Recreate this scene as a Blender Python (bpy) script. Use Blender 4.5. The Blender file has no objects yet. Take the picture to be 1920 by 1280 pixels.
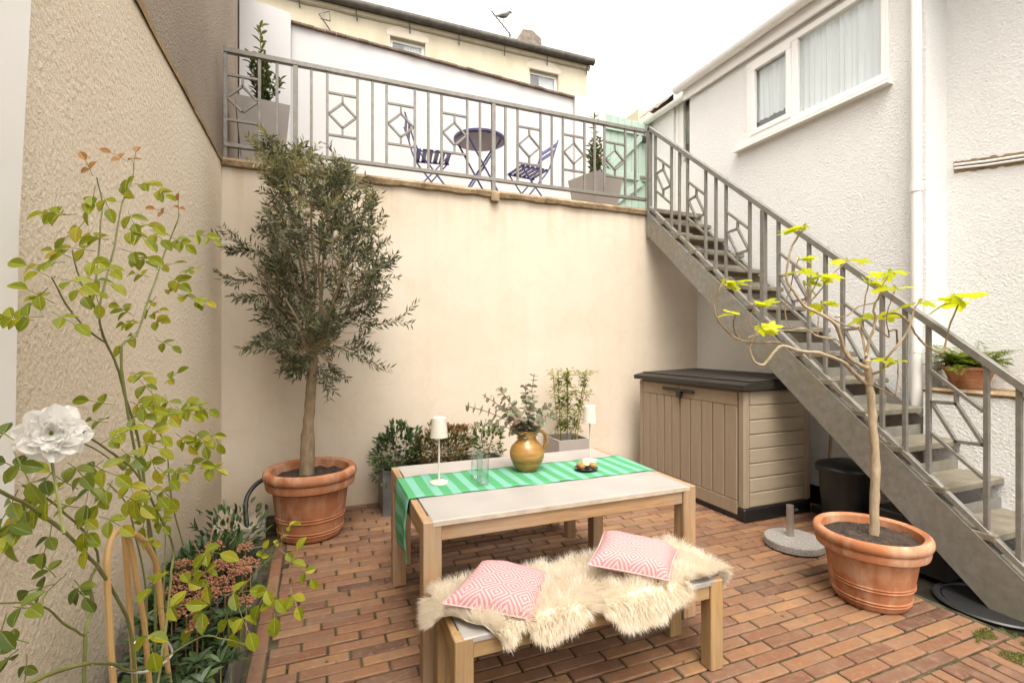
import bpy, math, random
from mathutils import Vector, Matrix, noise
R = math.radians
random.seed(7)
sc = bpy.context.scene
col = sc.collection
# ---------------------------------------------------------------- camera, sky, sun, exposure
FPX, CX, CY, CAMZ = 910.0, 960.0, 642.0, 1.55
TH = math.atan((960 - 598) / FPX)
CT, ST = math.cos(TH), math.sin(TH)
cam = bpy.data.cameras.new('camera'); cam_o = bpy.data.objects.new('camera', cam); col.objects.link(cam_o)
cam.sensor_width = 36; cam.lens = FPX / 1920 * 36; cam.clip_start = .05; cam.clip_end = 2000
cam.shift_y = 2 / 1920
cam_o.location = (0, 0, CAMZ); cam_o.rotation_euler = (R(90), 0, -TH)
sc.camera = cam_o
SUN_DIR = Vector((-.14, -.45, 1.0)).normalized()          # towards the sun
SUN_EL = math.asin(SUN_DIR.z); SUN_AZ = math.atan2(SUN_DIR.x, SUN_DIR.y)
w = bpy.data.worlds.new('World'); sc.world = w; w.use_nodes = True
nt = w.node_tree; bg = nt.nodes['Background']
sky = nt.nodes.new('ShaderNodeTexSky'); sky.sky_type = 'NISHITA'; sky.sun_disc = False
sky.sun_elevation = SUN_EL; sky.sun_rotation = SUN_AZ; sky.dust_density = 4; sky.air_density = 1; sky.ozone_density = 1
hs = nt.nodes.new('ShaderNodeHueSaturation'); hs.inputs['Saturation'].default_value = .04
nt.links.new(sky.outputs[0], hs.inputs['Color']); wm = nt.nodes.new('ShaderNodeMix'); wm.data_type = 'RGBA'; wm.blend_type = 'MULTIPLY'; wm.inputs[0].default_value = 1; wm.inputs[7].default_value = (1, .965, .915, 1)
nt.links.new(hs.outputs[0], wm.inputs[6]); nt.links.new(wm.outputs[2], bg.inputs['Color'])
bg.inputs['Strength'].default_value = .15
sun = bpy.data.lights.new('sun', 'SUN'); sun.energy = .8; sun.angle = R(40); sun.color = (1, .93, .82)
sun_o = bpy.data.objects.new('sun', sun); col.objects.link(sun_o); sun_o.location = (0, 0, 20)
sun_o.rotation_euler = SUN_DIR.to_track_quat('Z', 'Y').to_euler()
sc.view_settings.view_transform = 'Standard'; sc.view_settings.look = 'None'; sc.view_settings.gamma = 1
sc.view_settings.exposure = 1.84
sc.cycles.max_bounces = 9; sc.cycles.diffuse_bounces = 7; sc.cycles.transparent_max_bounces = 12

# ---------------------------------------------------------------- pixel helpers (measuring only)
def dirp(u, v):
    r = (u - CX) / FPX
    return Vector((r * CT + ST, -r * ST + CT, (CY - v) / FPX))
def at(u, v, t): return Vector((0, 0, CAMZ)) + dirp(u, v) * t     # t = metres in front of the lens
def fwd(p): return p[0] * ST + p[1] * CT
def proj(p):
    f = fwd(p); r = p[0] * CT - p[1] * ST
    return CX + FPX * r / f, CY - FPX * (p[2] - CAMZ) / f

# ---------------------------------------------------------------- materials
class NT:
    def __init__(s, name):
        s.m = bpy.data.materials.new(name); s.m.use_nodes = True; s.t = s.m.node_tree
        s.b = s.t.nodes['Principled BSDF']; s.out = s.t.nodes['Material Output']; s._co = None
    def n(s, typ, **k):
        q = s.t.nodes.new('ShaderNode' + typ)
        for a, v in k.items(): setattr(q, a, v)
        return q
    def l(s, a, b): s.t.links.new(a, b)
    def co(s, scale=(1, 1, 1), rnd=True):
        tc = s.n('TexCoord'); mp = s.n('Mapping'); mp.inputs['Scale'].default_value = scale
        s.l(tc.outputs['Object'], mp.inputs['Vector'])
        if rnd:
            oi = s.n('ObjectInfo'); ml = s.n('Math', operation='MULTIPLY'); ml.inputs[1].default_value = 37.0
            s.l(oi.outputs['Random'], ml.inputs[0]); s.l(ml.outputs[0], mp.inputs['Location'])
        return mp.outputs[0]
    def noise(s, co, scale, detail=4, rough=.55, dist=0):
        q = s.n('TexNoise'); q.inputs['Scale'].default_value = scale; q.inputs['Detail'].default_value = detail
        q.inputs['Roughness'].default_value = rough; q.inputs['Distortion'].default_value = dist
        s.l(co, q.inputs['Vector']); return q.outputs['Fac']
    def ramp(s, fac, stops):
        q = s.n('ValToRGB'); e = q.color_ramp.elements
        while len(e) < len(stops): e.new(.5)
        for el, (p, c) in zip(e, stops): el.position = p; el.color = (*c, 1) if len(c) == 3 else c
        s.l(fac, q.inputs[0]); return q.outputs[0]
    def mix(s, fac, a, b, mode='MIX'):
        q = s.n('Mix', data_type='RGBA', blend_type=mode)
        if isinstance(fac, (int, float)): q.inputs[0].default_value = fac
        else: s.l(fac, q.inputs[0])
        for sock, v in ((q.inputs[6], a), (q.inputs[7], b)):
            if isinstance(v, tuple): sock.default_value = (*v, 1)
            else: s.l(v, sock)
        return q.outputs[2]
    def math(s, op, a, b=0.0, c=None):
        q = s.n('Math', operation=op)
        for i, v in enumerate((a, b) if c is None else (a, b, c)):
            if isinstance(v, (int, float)): q.inputs[i].default_value = v
            else: s.l(v, q.inputs[i])
        return q.outputs[0]
    def bump(s, h, strength=.5, dist=.01):
        q = s.n('Bump'); q.inputs['Strength'].default_value = strength; q.inputs['Distance'].default_value = dist
        s.l(h, q.inputs['Height']); s.l(q.outputs[0], s.b.inputs['Normal'])
    def fin(s, c=None, rough=.7, metal=0, spec=None):
        if c is not None:
            if isinstance(c, tuple): s.b.inputs['Base Color'].default_value = (*c, 1)
            else: s.l(c, s.b.inputs['Base Color'])
        if isinstance(rough, (int, float)): s.b.inputs['Roughness'].default_value = rough
        else: s.l(rough, s.b.inputs['Roughness'])
        s.b.inputs['Metallic'].default_value = metal
        if spec is not None: s.b.inputs['Specular IOR Level'].default_value = spec
        return s.m

def m_simple(name, c, c2=None, scale=8, rough=.6, bump=0, bscale=60, bdist=.004, metal=0, spec=None, stretch=(1, 1, 1)):
    k = NT(name); co = k.co(stretch)
    c2 = c2 or tuple(x * .8 for x in c)
    f = k.noise(co, scale, 5)
    cc = k.ramp(f, [(.3, c2), (.7, c)])
    if bump: k.bump(k.noise(co, bscale, 3), bump, bdist)
    return k.fin(cc, rough, metal, spec)

def m_roughcast(name, c, c2, scale, dist, stretch=(1, 1, 1), speck=0, speckc=(.2, .17, .14), strength=1.0):
    k = NT(name); co = k.co(stretch, False)
    big = k.noise(co, 1.1, 4)
    wob = k.noise(co, 5, 3); mid = k.noise(co, scale, 4, .7, .4); fine = k.noise(co, scale * 3.3, 3, .7)
    vo = k.n('TexVoronoi'); vo.inputs['Scale'].default_value = scale * .8; vo.inputs['Randomness'].default_value = 1; k.l(co, vo.inputs['Vector'])
    lump = k.ramp(vo.outputs['Distance'], [(.0, (1, 1, 1)), (.55, (0, 0, 0))])
    h = k.math('ADD', k.math('MULTIPLY', mid, 1.5), k.math('ADD', k.math('MULTIPLY', k.math('MULTIPLY', lump, wob), .9), k.math('MULTIPLY', fine, .55)))
    cc = k.ramp(big, [(.3, c2), (.68, c)])
    if speck:
        sp = k.ramp(k.noise(co, scale * 1.7, 2, .7), [(.5, (0, 0, 0)), (.72, (1, 1, 1))])
        cc = k.mix(k.math('MULTIPLY', sp, speck), cc, speckc)
        tc = k.n('NewGeometry'); sx = k.n('SeparateXYZ'); k.l(tc.outputs['Position'], sx.inputs[0])
        gr = k.ramp(k.math('SUBTRACT', sx.outputs[2], k.math('MULTIPLY', big, .9)), [(.0, (1, 1, 1)), (.35, (0, 0, 0))])
        cc = k.mix(k.math('MULTIPLY', gr, .45), cc, (.34, .28, .18))
        dk = k.ramp(k.noise(co, 6.5, 6, .75), [(.66, (0, 0, 0)), (.74, (1, 1, 1))]); cc = k.mix(k.math('MULTIPLY', dk, .3), cc, (.42, .30, .19))
    k.bump(h, strength, dist)
    return k.fin(cc, .9, 0, .2)

def m_wood(name, axis, c=(.35, .21, .105), c2=(.18, .10, .048), c3=(.31, .24, .17), grey=.7, moss=0):
    k = NT(name); s_ = [14, 14, 14]; s_[axis] = .9
    co = k.co(tuple(s_)); g = k.noise(co, 2.6, 6, .65, .6)
    cc = k.ramp(g, [(.28, c2), (.55, c), (.8, tuple(min(1, x * 1.25) for x in c))])
    co2 = k.co((2, 2, 2)); wth = k.noise(co2, 1.6, 4)
    cc = k.mix(k.math('MULTIPLY', k.ramp(wth, [(.4, (0, 0, 0)), (.7, (1, 1, 1))]), grey), cc, c3)
    if moss:
        mm = k.ramp(k.noise(co2, 1.1, 3), [(.45, (0, 0, 0)), (.7, (1, 1, 1))])
        cc = k.mix(k.math('MULTIPLY', mm, moss), cc, (.17, .15, .045))
    k.bump(g, .25, .002)
    return k.fin(cc, .62, 0, .35)

def m_leaf(name, ca, cb, cc=None, trans=.35, rough=.45, spots=0):
    k = NT(name)
    ge = k.n('NewGeometry'); oi = k.n('ObjectInfo')
    rp = k.math('FRACT', k.math('ADD', ge.outputs['Random Per Island'], oi.outputs['Random']))
    stops = [(.0, ca), (.75, cb)] + ([(1.0, cc)] if cc else [])
    c = k.ramp(rp, stops)
    co = k.co((1, 1, 1)); f = k.noise(co, 40, 3)
    c = k.mix(k.math('MULTIPLY', f, .35), c, tuple(x * .55 for x in ca))
    tcu = k.n('TexCoord'); su = k.n('SeparateXYZ'); k.l(tcu.outputs['UV'], su.inputs[0])
    ax_ = k.math('ABSOLUTE', k.math('SUBTRACT', su.outputs[0], .5)); has = k.math('GREATER_THAN', su.outputs[0], .001)
    mid = k.math('MULTIPLY', k.math('LESS_THAN', ax_, .035), has)
    sv = k.math('MULTIPLY', k.math('GREATER_THAN', k.math('SINE', k.math('SUBTRACT', k.math('MULTIPLY', su.outputs[1], 46.0), k.math('MULTIPLY', ax_, 30.0))), .75), has)
    c = k.mix(k.math('MULTIPLY', mid, .45), c, tuple(min(1, x * 1.3 + .12) for x in cb)); c = k.mix(k.math('MULTIPLY', sv, .22), c, tuple(x * .5 for x in ca))
    if spots:
        sp = k.ramp(k.noise(co, 130, 2), [(.64, (0, 0, 0)), (.70, (1, 1, 1))])
        c = k.mix(k.math('MULTIPLY', sp, spots), c, (.10, .05, .015))
    k.fin(c, rough, 0, .35)
    tr = k.n('BsdfTranslucent'); k.l(c, tr.inputs['Color'])
    mx = k.n('MixShader'); mx.inputs[0].default_value = trans
    k.l(k.b.outputs[0], mx.inputs[1]); k.l(tr.outputs[0], mx.inputs[2]); k.l(mx.outputs[0], k.out.inputs['Surface'])
    return k.m

def m_brick():
    k = NT('clay_paver'); oi = k.n('ObjectInfo'); ge = k.n('NewGeometry')
    rp = k.math('FRACT', k.math('ADD', k.math('MULTIPLY', ge.outputs['Random Per Island'], 7.13), k.math('MULTIPLY', oi.outputs['Random'], 5.37)))
    c = k.ramp(rp, [(0, (.075, .037, .025)), (.2, (.15, .066, .036)), (.4, (.205, .097, .046)), (.6, (.13, .066, .042)), (.8, (.26, .136, .062)), (1, (.18, .092, .055))])
    tc = k.n('NewGeometry'); pos = tc.outputs['Position']
    f1 = k.noise(pos, 9, 5); f2 = k.noise(pos, 90, 4, .7); f3 = k.noise(pos, 1.3, 3)
    c = k.mix(k.ramp(f1, [(.42, (0, 0, 0)), (.72, (.75, .75, .75))]), c, (.16, .095, .06))
    c = k.mix(k.ramp(k.noise(pos, 28, 5, .7), [(.5, (0, 0, 0)), (.75, (.6, .6, .6))]), c, (.27, .16, .088))
    c = k.mix(k.ramp(f2, [(.55, (0, 0, 0)), (.8, (.5, .5, .5))]), c, (.20, .09, .05))
    c = k.mix(k.ramp(f3, [(.5, (0, 0, 0)), (.75, (.4, .4, .4))]), c, (.24, .16, .10))
    k.bump(k.math('ADD', k.math('MULTIPLY', f2, .7), f1), .8, .005)
    return k.fin(c, k.ramp(f1, [(.3, (.5, .5, .5)), (.7, (.8, .8, .8))]), 0, .35)

def m_glass(name, tint=(1, 1, 1), glossy=.5):
    k = NT(name); tr = k.n('BsdfTransparent'); tr.inputs[0].default_value = (*tint, 1)
    gl = k.n('BsdfGlossy'); gl.inputs['Roughness'].default_value = .03
    fr = k.n('LayerWeight'); fr.inputs[0].default_value = .5
    f = k.math('MULTIPLY_ADD', k.math('POWER', fr.outputs['Facing'], 3.0), .6, .03 + glossy * .05)
    mx = k.n('MixShader'); k.l(f, mx.inputs[0]); k.l(tr.outputs[0], mx.inputs[1]); k.l(gl.outputs[0], mx.inputs[2])
    k.l(mx.outputs[0], k.out.inputs['Surface']); return k.m

M = {}
M['roughcast_cream'] = m_roughcast('cream_roughcast', (.83, .72, .575), (.77, .65, .50), 48, .010, (1, 1, .9), .3, (.55, .43, .30))
M['pebbledash'] = m_roughcast('grey_pebbledash', (.42, .345, .27), (.33, .265, .205), 60, .012, (1, 1, 1), .8, (.13, .10, .075))
M['white_roughcast'] = m_roughcast('white_roughcast', (.86, .85, .83), (.83, .815, .795), 60, .009, (1, .85, 1.1))
M['white_smooth'] = m_simple('white_painted_render', (.53, .515, .515), (.50, .485, .485), 1.2, .85, .15, 40, .003)
def m_render_wall():
    k = NT('smooth_cream_render'); co = k.co((1, 1, 1), False)
    big = k.noise(co, .9, 5, .6); st = k.noise(k.co((3.5, 3.5, .22), False), 1.6, 5, .6)
    c = k.ramp(big, [(.3, (.57, .485, .38)), (.7, (.635, .55, .45))])
    c = k.mix(k.math('MULTIPLY', k.ramp(st, [(.5, (0, 0, 0)), (.78, (1, 1, 1))]), .22), c, (.50, .38, .25))
    tw_ = k.noise(co, 3.2, 7, .72, 1.2); c = k.mix(k.math('MULTIPLY', k.ramp(tw_, [(.48, (0, 0, 0)), (.72, (1, 1, 1))]), .35), c, (.50, .40, .28))
    sp_ = k.ramp(k.noise(co, 24, 4, .7), [(.66, (0, 0, 0)), (.74, (1, 1, 1))]); c = k.mix(k.math('MULTIPLY', sp_, .25), c, (.36, .27, .17))
    sx = k.n('SeparateXYZ'); tc = k.n('TexCoord'); k.l(tc.outputs['Object'], sx.inputs[0])
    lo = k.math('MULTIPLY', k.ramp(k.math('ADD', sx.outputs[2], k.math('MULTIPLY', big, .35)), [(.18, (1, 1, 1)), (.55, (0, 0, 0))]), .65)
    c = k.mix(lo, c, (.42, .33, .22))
    hi = k.math('MULTIPLY', k.ramp(k.math('SUBTRACT', sx.outputs[2], k.math('MULTIPLY', st, 1.3)), [(.0, (0, 0, 0)), (1, (1, 1, 1))]), .0)
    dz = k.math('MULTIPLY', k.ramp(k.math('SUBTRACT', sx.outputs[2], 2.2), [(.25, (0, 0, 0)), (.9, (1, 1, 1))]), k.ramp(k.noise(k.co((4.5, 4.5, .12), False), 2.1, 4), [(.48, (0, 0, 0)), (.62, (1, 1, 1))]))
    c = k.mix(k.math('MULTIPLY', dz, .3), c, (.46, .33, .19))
    k.bump(k.math('ADD', k.noise(co, 14, 4), k.math('MULTIPLY', k.noise(co, 120, 3), .25)), .25, .006)
    return k.fin(c, .85, 0, .2)
M['render'] = m_render_wall()
def m_coping():
    k = NT('weathered_coping'); co = k.co((1, 1, 1), False)
    f = k.noise(co, 5, 6, .7); g = k.noise(co, 22, 4, .7)
    c = k.ramp(f, [(.3, (.06, .045, .028)), (.45, (.24, .17, .10)), (.62, (.36, .27, .17)), (.8, (.46, .40, .31))])
    c = k.mix(k.ramp(g, [(.5, (0, 0, 0)), (.75, (.8, .8, .8))]), c, (.14, .10, .055))
    k.bump(k.math('ADD', f, g), .8, .015); return k.fin(c, .95, 0, .1)
M['coping'] = m_coping()
M['cope_dark'] = m_simple('brown_tile_coping', (.20, .14, .10), (.10, .07, .05), 9, .9, .5, 40, .008)
M['cream_ledge'] = m_simple('stained_ledge', (.50, .35, .18), (.30, .21, .12), 9, .9, .6, 40, .01)
M['mortar'] = m_simple('sandy_joint', (.10, .085, .05), (.02, .018, .010), 14, .95, .8, 120, .006, spec=.1)
M['soil'] = m_simple('potting_soil', (.075, .05, .033), (.018, .012, .008), 22, .95, 1, 60, .03)
M['earth'] = m_simple('shade_darkened_soil', (.03, .025, .018), (.012, .010, .008), 6, .95, .8, 40, .01, spec=.05)  # dark soil tone, lowered further to stand for the shade beneath the stair
M['concrete'] = m_simple('old_concrete', (.42, .36, .28), (.26, .22, .16), 6, .9, .6, 60, .006)
def m_galv(name, c1, c2, moss):
    k = NT(name); co = k.co((1, 1, 1)); f = k.noise(co, 18, 5, .65); g = k.noise(co, 2.2, 4)
    c = k.ramp(f, [(.3, c2), (.7, c1)])
    c = k.mix(k.math('MULTIPLY', k.ramp(g, [(.46, (0, 0, 0)), (.72, (1, 1, 1))]), moss), c, (.20, .175, .095))
    k.bump(f, .12, .002)
    return k.fin(c, .5, .35, .5)
M['galv'] = m_galv('galvanised_steel', (.25, .235, .215), (.165, .155, .14), .3)
M['galv_old'] = m_galv('weathered_galvanised_steel', (.29, .275, .25), (.19, .18, .16), .7)
M['tread'] = m_simple('weathered_tread', (.22, .19, .145), (.11, .095, .062), 7, .85, .6, 90, .006)
for i, ax in enumerate('xyz'): M['wood_' + ax] = m_wood('hardwood_' + ax, i)
for i, ax in enumerate('xyz'): M['benchwood_' + ax] = m_wood('weathered_hardwood_' + ax, i, (.34, .21, .09), (.20, .115, .048), (.29, .22, .13), .4, .8)
M['tabletop'] = m_simple('pale_composite_top', (.345, .32, .295), (.305, .28, .26), 5, .42, .08, 200, .001)
M['topedge'] = m_simple('weathered_board_edge', (.45, .38, .30), (.34, .27, .20), 12, .7, .2, 60, .002)
def m_terracotta():
    k = NT('terracotta'); co = k.co((1, 1, 1)); f = k.noise(co, 5, 5, .6); g = k.noise(co, 40, 4, .6); st = k.noise(k.co((4, 4, 1)), 2.4, 4)
    c = k.ramp(f, [(.3, (.25, .095, .042)), (.5, (.35, .14, .065)), (.72, (.42, .195, .10))])
    c = k.mix(k.ramp(st, [(.48, (0, 0, 0)), (.72, (.7, .7, .7))]), c, (.56, .36, .24))
    c = k.mix(k.ramp(g, [(.55, (0, 0, 0)), (.8, (.35, .35, .35))]), c, (.30, .10, .03))
    bl = k.ramp(k.noise(k.co((1, 1, 1)), 3.1, 7, .75, .8), [(.52, (0, 0, 0)), (.66, (1, 1, 1))]); c = k.mix(k.math('MULTIPLY', bl, .42), c, (.47, .34, .25))
    dm = k.ramp(k.noise(k.co((1.5, 1.5, .7)), 2.3, 6, .7), [(.55, (0, 0, 0)), (.7, (1, 1, 1))]); c = k.mix(k.math('MULTIPLY', dm, .45), c, (.20, .08, .035))
    k.bump(k.math('ADD', g, bl), .25, .003); return k.fin(c, .88, 0, .15)
M['terracotta'] = m_terracotta()
def m_bark(name, c, c2, sc_=30):
    k = NT(name); f = k.noise(k.co((1, 1, .35)), sc_, 6, .65); g = k.noise(k.co(), 8, 3)
    cc = k.mix(k.math('MULTIPLY', g, .5), k.ramp(f, [(.3, c2), (.65, c)]), c2)
    k.bump(f, .7, .006); return k.fin(cc, .85, 0, .2)
M['bark_olive'] = m_bark('olive_bark', (.34, .25, .16), (.16, .115, .07))
M['bark_fig'] = m_bark('fig_bark', (.44, .35, .24), (.24, .18, .11))
M['twig'] = m_bark('fig_twig', (.30, .21, .12), (.16, .105, .06))
M['olive_twig'] = m_bark('olive_twig', (.34, .28, .17), (.17, .13, .07))
M['cane'] = m_simple('green_rose_cane', (.20, .23, .06), (.13, .12, .04), 9, .5, .2, 60, .002)
M['bamboo'] = m_simple('bamboo', (.58, .37, .16), (.46, .27, .10), 6, .45, .1, 40, .001, stretch=(1, 1, .3))
M['olive_leaf'] = m_leaf('olive_leaf', (.055, .064, .034), (.13, .138, .068), (.30, .28, .14), .25, .45)
M['olive_tip'] = m_leaf('olive_young_leaf', (.19, .19, .075), (.34, .31, .13), (.42, .38, .17), .3, .45)
M['rose_leaf'] = m_leaf('rose_leaf', (.19, .24, .012), (.37, .39, .018), (.50, .40, .03), .5, .4, .6)
M['rose_dark'] = m_leaf('rose_leaf_dark', (.075, .12, .012), (.17, .21, .02), (.28, .30, .03), .4, .4)
M['rose_new'] = m_leaf('rose_new_shoot', (.36, .14, .04), (.42, .22, .06), None, .3, .45)
M['fig_leaf'] = m_leaf('fig_leaf', (.46, .50, .008), (.60, .62, .012), (.50, .58, .03), .6, .4)
M['bay_leaf'] = m_leaf('bay_leaf', (.045, .075, .015), (.11, .15, .03), (.20, .23, .06), .25, .35)
M['bay_tip'] = m_leaf('bay_leaf_young', (.15, .18, .04), (.25, .26, .07), None, .3, .4)
M['dark_leaf'] = m_leaf('dark_glossy_leaf', (.03, .06, .024), (.07, .115, .036), (.12, .17, .05), .2, .33)
M['red_leaf'] = m_leaf('reddish_leaf', (.15, .07, .03), (.12, .13, .03), (.30, .15, .07), .25, .4)
M['bud'] = m_leaf('skimmia_bud', (.24, .095, .05), (.36, .17, .09), (.42, .24, .14), .05, .7)
M['lime_leaf'] = m_leaf('small_lime_leaf', (.16, .19, .02), (.30, .32, .04), (.36, .36, .08), .4, .45)
M['fern'] = m_leaf('fern_frond', (.11, .16, .012), (.22, .28, .02), (.32, .34, .05), .4, .5)
M['euca'] = m_leaf('eucalyptus_leaf', (.24, .25, .16), (.33, .33, .23), (.46, .27, .22), .3, .55)
M['petal'] = m_leaf('white_petal', (.92, .90, .85), (.94, .92, .88), None, .5, .5)
M['moss'] = m_leaf('moss', (.06, .08, .008), (.13, .16, .015), None, .1, .8)
M['blue'] = m_simple('indigo_paint', (.075, .07, .22), (.06, .055, .18), 5, .4)
M['blue_under'] = m_simple('table_underside', (.26, .22, .25), (.22, .19, .22), 5, .5)
M['taupe_pot'] = m_simple('taupe_planter', (.33, .29, .265), (.30, .265, .24), 4, .6, .1, 80, .001)
M['zinc'] = m_simple('zinc_trough', (.19, .19, .19), (.11, .11, .11), 6, .5, .15, 50, .002, .5)
M['gate'] = m_simple('mint_paint', (.33, .43, .36), (.30, .39, .325), 4, .6, .1, 60, .002)
M['black'] = m_simple('black_plastic', (.012, .012, .013), (.008, .008, .008), 5, .4)
M['black_metal'] = m_simple('black_iron', (.02, .02, .02), (.012, .012, .012), 8, .45)
def m_box(name, axis, c, c2):
    k = NT(name); s_ = [9, 9, 9]; s_[axis] = .8
    f = k.noise(k.co(tuple(s_)), 3, 5, .6, .8); c_ = k.ramp(f, [(.3, c2), (.7, c)]); k.bump(f, .35, .002); return k.fin(c_, .55, 0, .4)
M['box_z'] = m_box('taupe_resin_upright', 2, (.30, .235, .165), (.26, .20, .14))
M['box_x'] = m_box('taupe_resin_plank', 0, (.34, .275, .195), (.30, .24, .17))
M['lid'] = m_box('dark_brown_resin', 1, (.03, .024, .02), (.018, .015, .012))
def m_granite():
    k = NT('grey_granite'); co = k.co(); f = k.noise(co, 170, 2, .8); c = k.ramp(f, [(.35, (.07, .065, .06)), (.5, (.24, .22, .20)), (.65, (.42, .39, .36))])
    k.bump(f, .2, .002); return k.fin(c, .6, 0, .4)
M['granite'] = m_granite()
M['steel'] = m_simple('brushed_steel', (.48, .44, .40), (.40, .36, .32), 9, .35, metal=.8)
M['cream_metal'] = m_simple('cream_powder_coat', (.56, .515, .44), (.54, .495, .42), 3, .45)
M['upvc'] = m_simple('white_upvc', (.82, .80, .77), (.80, .78, .75), 3, .35)
M['pane'] = m_glass('window_glass', (.95, .97, .97), 1.0)
M['glass'] = m_glass('drinking_glass', (.96, .98, .97), .6)
M['water'] = m_glass('water', (.90, .96, .95), .3)
def m_curtain():
    k = NT('net_curtain'); f = k.noise(k.co((14, 14, .5)), 1, 3); c = k.ramp(f, [(.35, (.76, .76, .75)), (.65, (.84, .84, .83))]); k.bump(f, .3, .01); return k.fin(c, .9)
M['curtain'] = m_curtain()
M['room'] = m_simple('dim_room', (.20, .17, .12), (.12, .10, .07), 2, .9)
M['house'] = m_simple('pale_yellow_render', (.64, .57, .42), (.50, .43, .31), 1.6, .9, .2, 20, .01, stretch=(1, 1, .4))
M['house_trim'] = m_simple('cream_window_trim', (.70, .62, .50), (.62, .54, .42), 3, .9)
M['slate'] = m_simple('old_slate', (.14, .12, .10), (.06, .055, .045), 5, .8, .5, 20, .01)
M['stone'] = m_simple('chimney_stone', (.27, .22, .17), (.15, .12, .095), 6, .95, .8, 14, .03)
M['wire'] = m_simple('dull_wire', (.18, .17, .16), (.12, .11, .10), 4, .6)
def m_jug():
    k = NT('ochre_glaze'); f = k.noise(k.co((1.2, 1.2, 9)), 5, 5, .6); g = k.noise(k.co(), 6, 3)
    c = k.ramp(f, [(.3, (.16, .075, .02)), (.5, (.33, .165, .04)), (.7, (.44, .25, .07))])
    c = k.mix(k.math('MULTIPLY', g, .45), c, (.20, .12, .03)); k.bump(f, .2, .003); return k.fin(c, .3, 0, .5)
M['jug'] = m_jug()
def m_runner():
    k = NT('striped_runner'); tc = k.n('TexCoord'); sx = k.n('SeparateXYZ'); k.l(tc.outputs['UV'], sx.inputs[0])
    fr = k.math('FRACT', k.math('DIVIDE', sx.outputs[0], .098))
    st = k.math('GREATER_THAN', fr, .52)
    wv = k.noise(k.co((1, 1, 1)), 350, 2)
    c = k.mix(st, (.07, .28, .115), (.165, .375, .295)); c = k.mix(k.math('MULTIPLY', wv, .25), c, (.05, .18, .10))
    k.bump(k.math('ADD', wv, k.math('MULTIPLY', k.noise(k.co(), 9, 3), 3)), .2, .004); return k.fin(c, .85, 0, .2)
M['runner'] = m_runner()
def m_cushion():
    k = NT('pink_diamond_weave'); tc = k.n('TexCoord'); sx = k.n('SeparateXYZ'); k.l(tc.outputs['UV'], sx.inputs[0])
    def tri(v, n): return k.math('ABSOLUTE', k.math('SUBTRACT', k.math('FRACT', k.math('MULTIPLY', v, n)), .5))
    d = k.math('ADD', tri(sx.outputs[0], 3.0), tri(sx.outputs[1], 3.0))
    st = k.math('GREATER_THAN', k.math('FRACT', k.math('MULTIPLY', d, 6.0)), .46)
    wv = k.noise(k.co(), 220, 2)
    c = k.mix(st, (.50, .335, .315), (.36, .15, .16)); c = k.mix(k.math('MULTIPLY', wv, .35), c, (.44, .265, .255))
    k.bump(k.math('ADD', wv, k.math('MULTIPLY', k.noise(k.co(), 14, 3), 2.5)), .25, .004); return k.fin(c, .85, 0, .2)
M['cushion'] = m_cushion()
def m_fur():
    k = NT('cream_fleece'); ge = k.n('NewGeometry')
    c = k.ramp(ge.outputs['Random Per Island'], [(0, (.80, .71, .57)), (.5, (.86, .80, .69)), (1, (.90, .86, .78))])
    k.fin(c, .7, 0, .2)
    tr = k.n('BsdfTranslucent'); k.l(c, tr.inputs['Color']); mx = k.n('MixShader'); mx.inputs[0].default_value = .5
    k.l(k.b.outputs[0], mx.inputs[1]); k.l(tr.outputs[0], mx.inputs[2]); k.l(mx.outputs[0], k.out.inputs['Surface']); return k.m
M['fur'] = m_fur()
M['hide'] = m_simple('fleece_hide', (.88, .80, .65), (.84, .74, .57), 8, .9, .5, 60, .01)
M['fruit'] = m_simple('russet_fruit', (.36, .20, .05), (.22, .11, .03), 20, .55)
M['fruit_cut'] = m_simple('cut_fruit', (.66, .58, .28), (.55, .42, .16), 30, .4)
M['dish'] = m_simple('dark_glazed_dish', (.03, .03, .045), (.02, .02, .03), 8, .2)
M['brick'] = m_brick()
M['grass_dirt'] = m_simple('mossy_dirt', (.055, .06, .02), (.03, .027, .016), 12, .95, .8, 60, .01)

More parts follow.
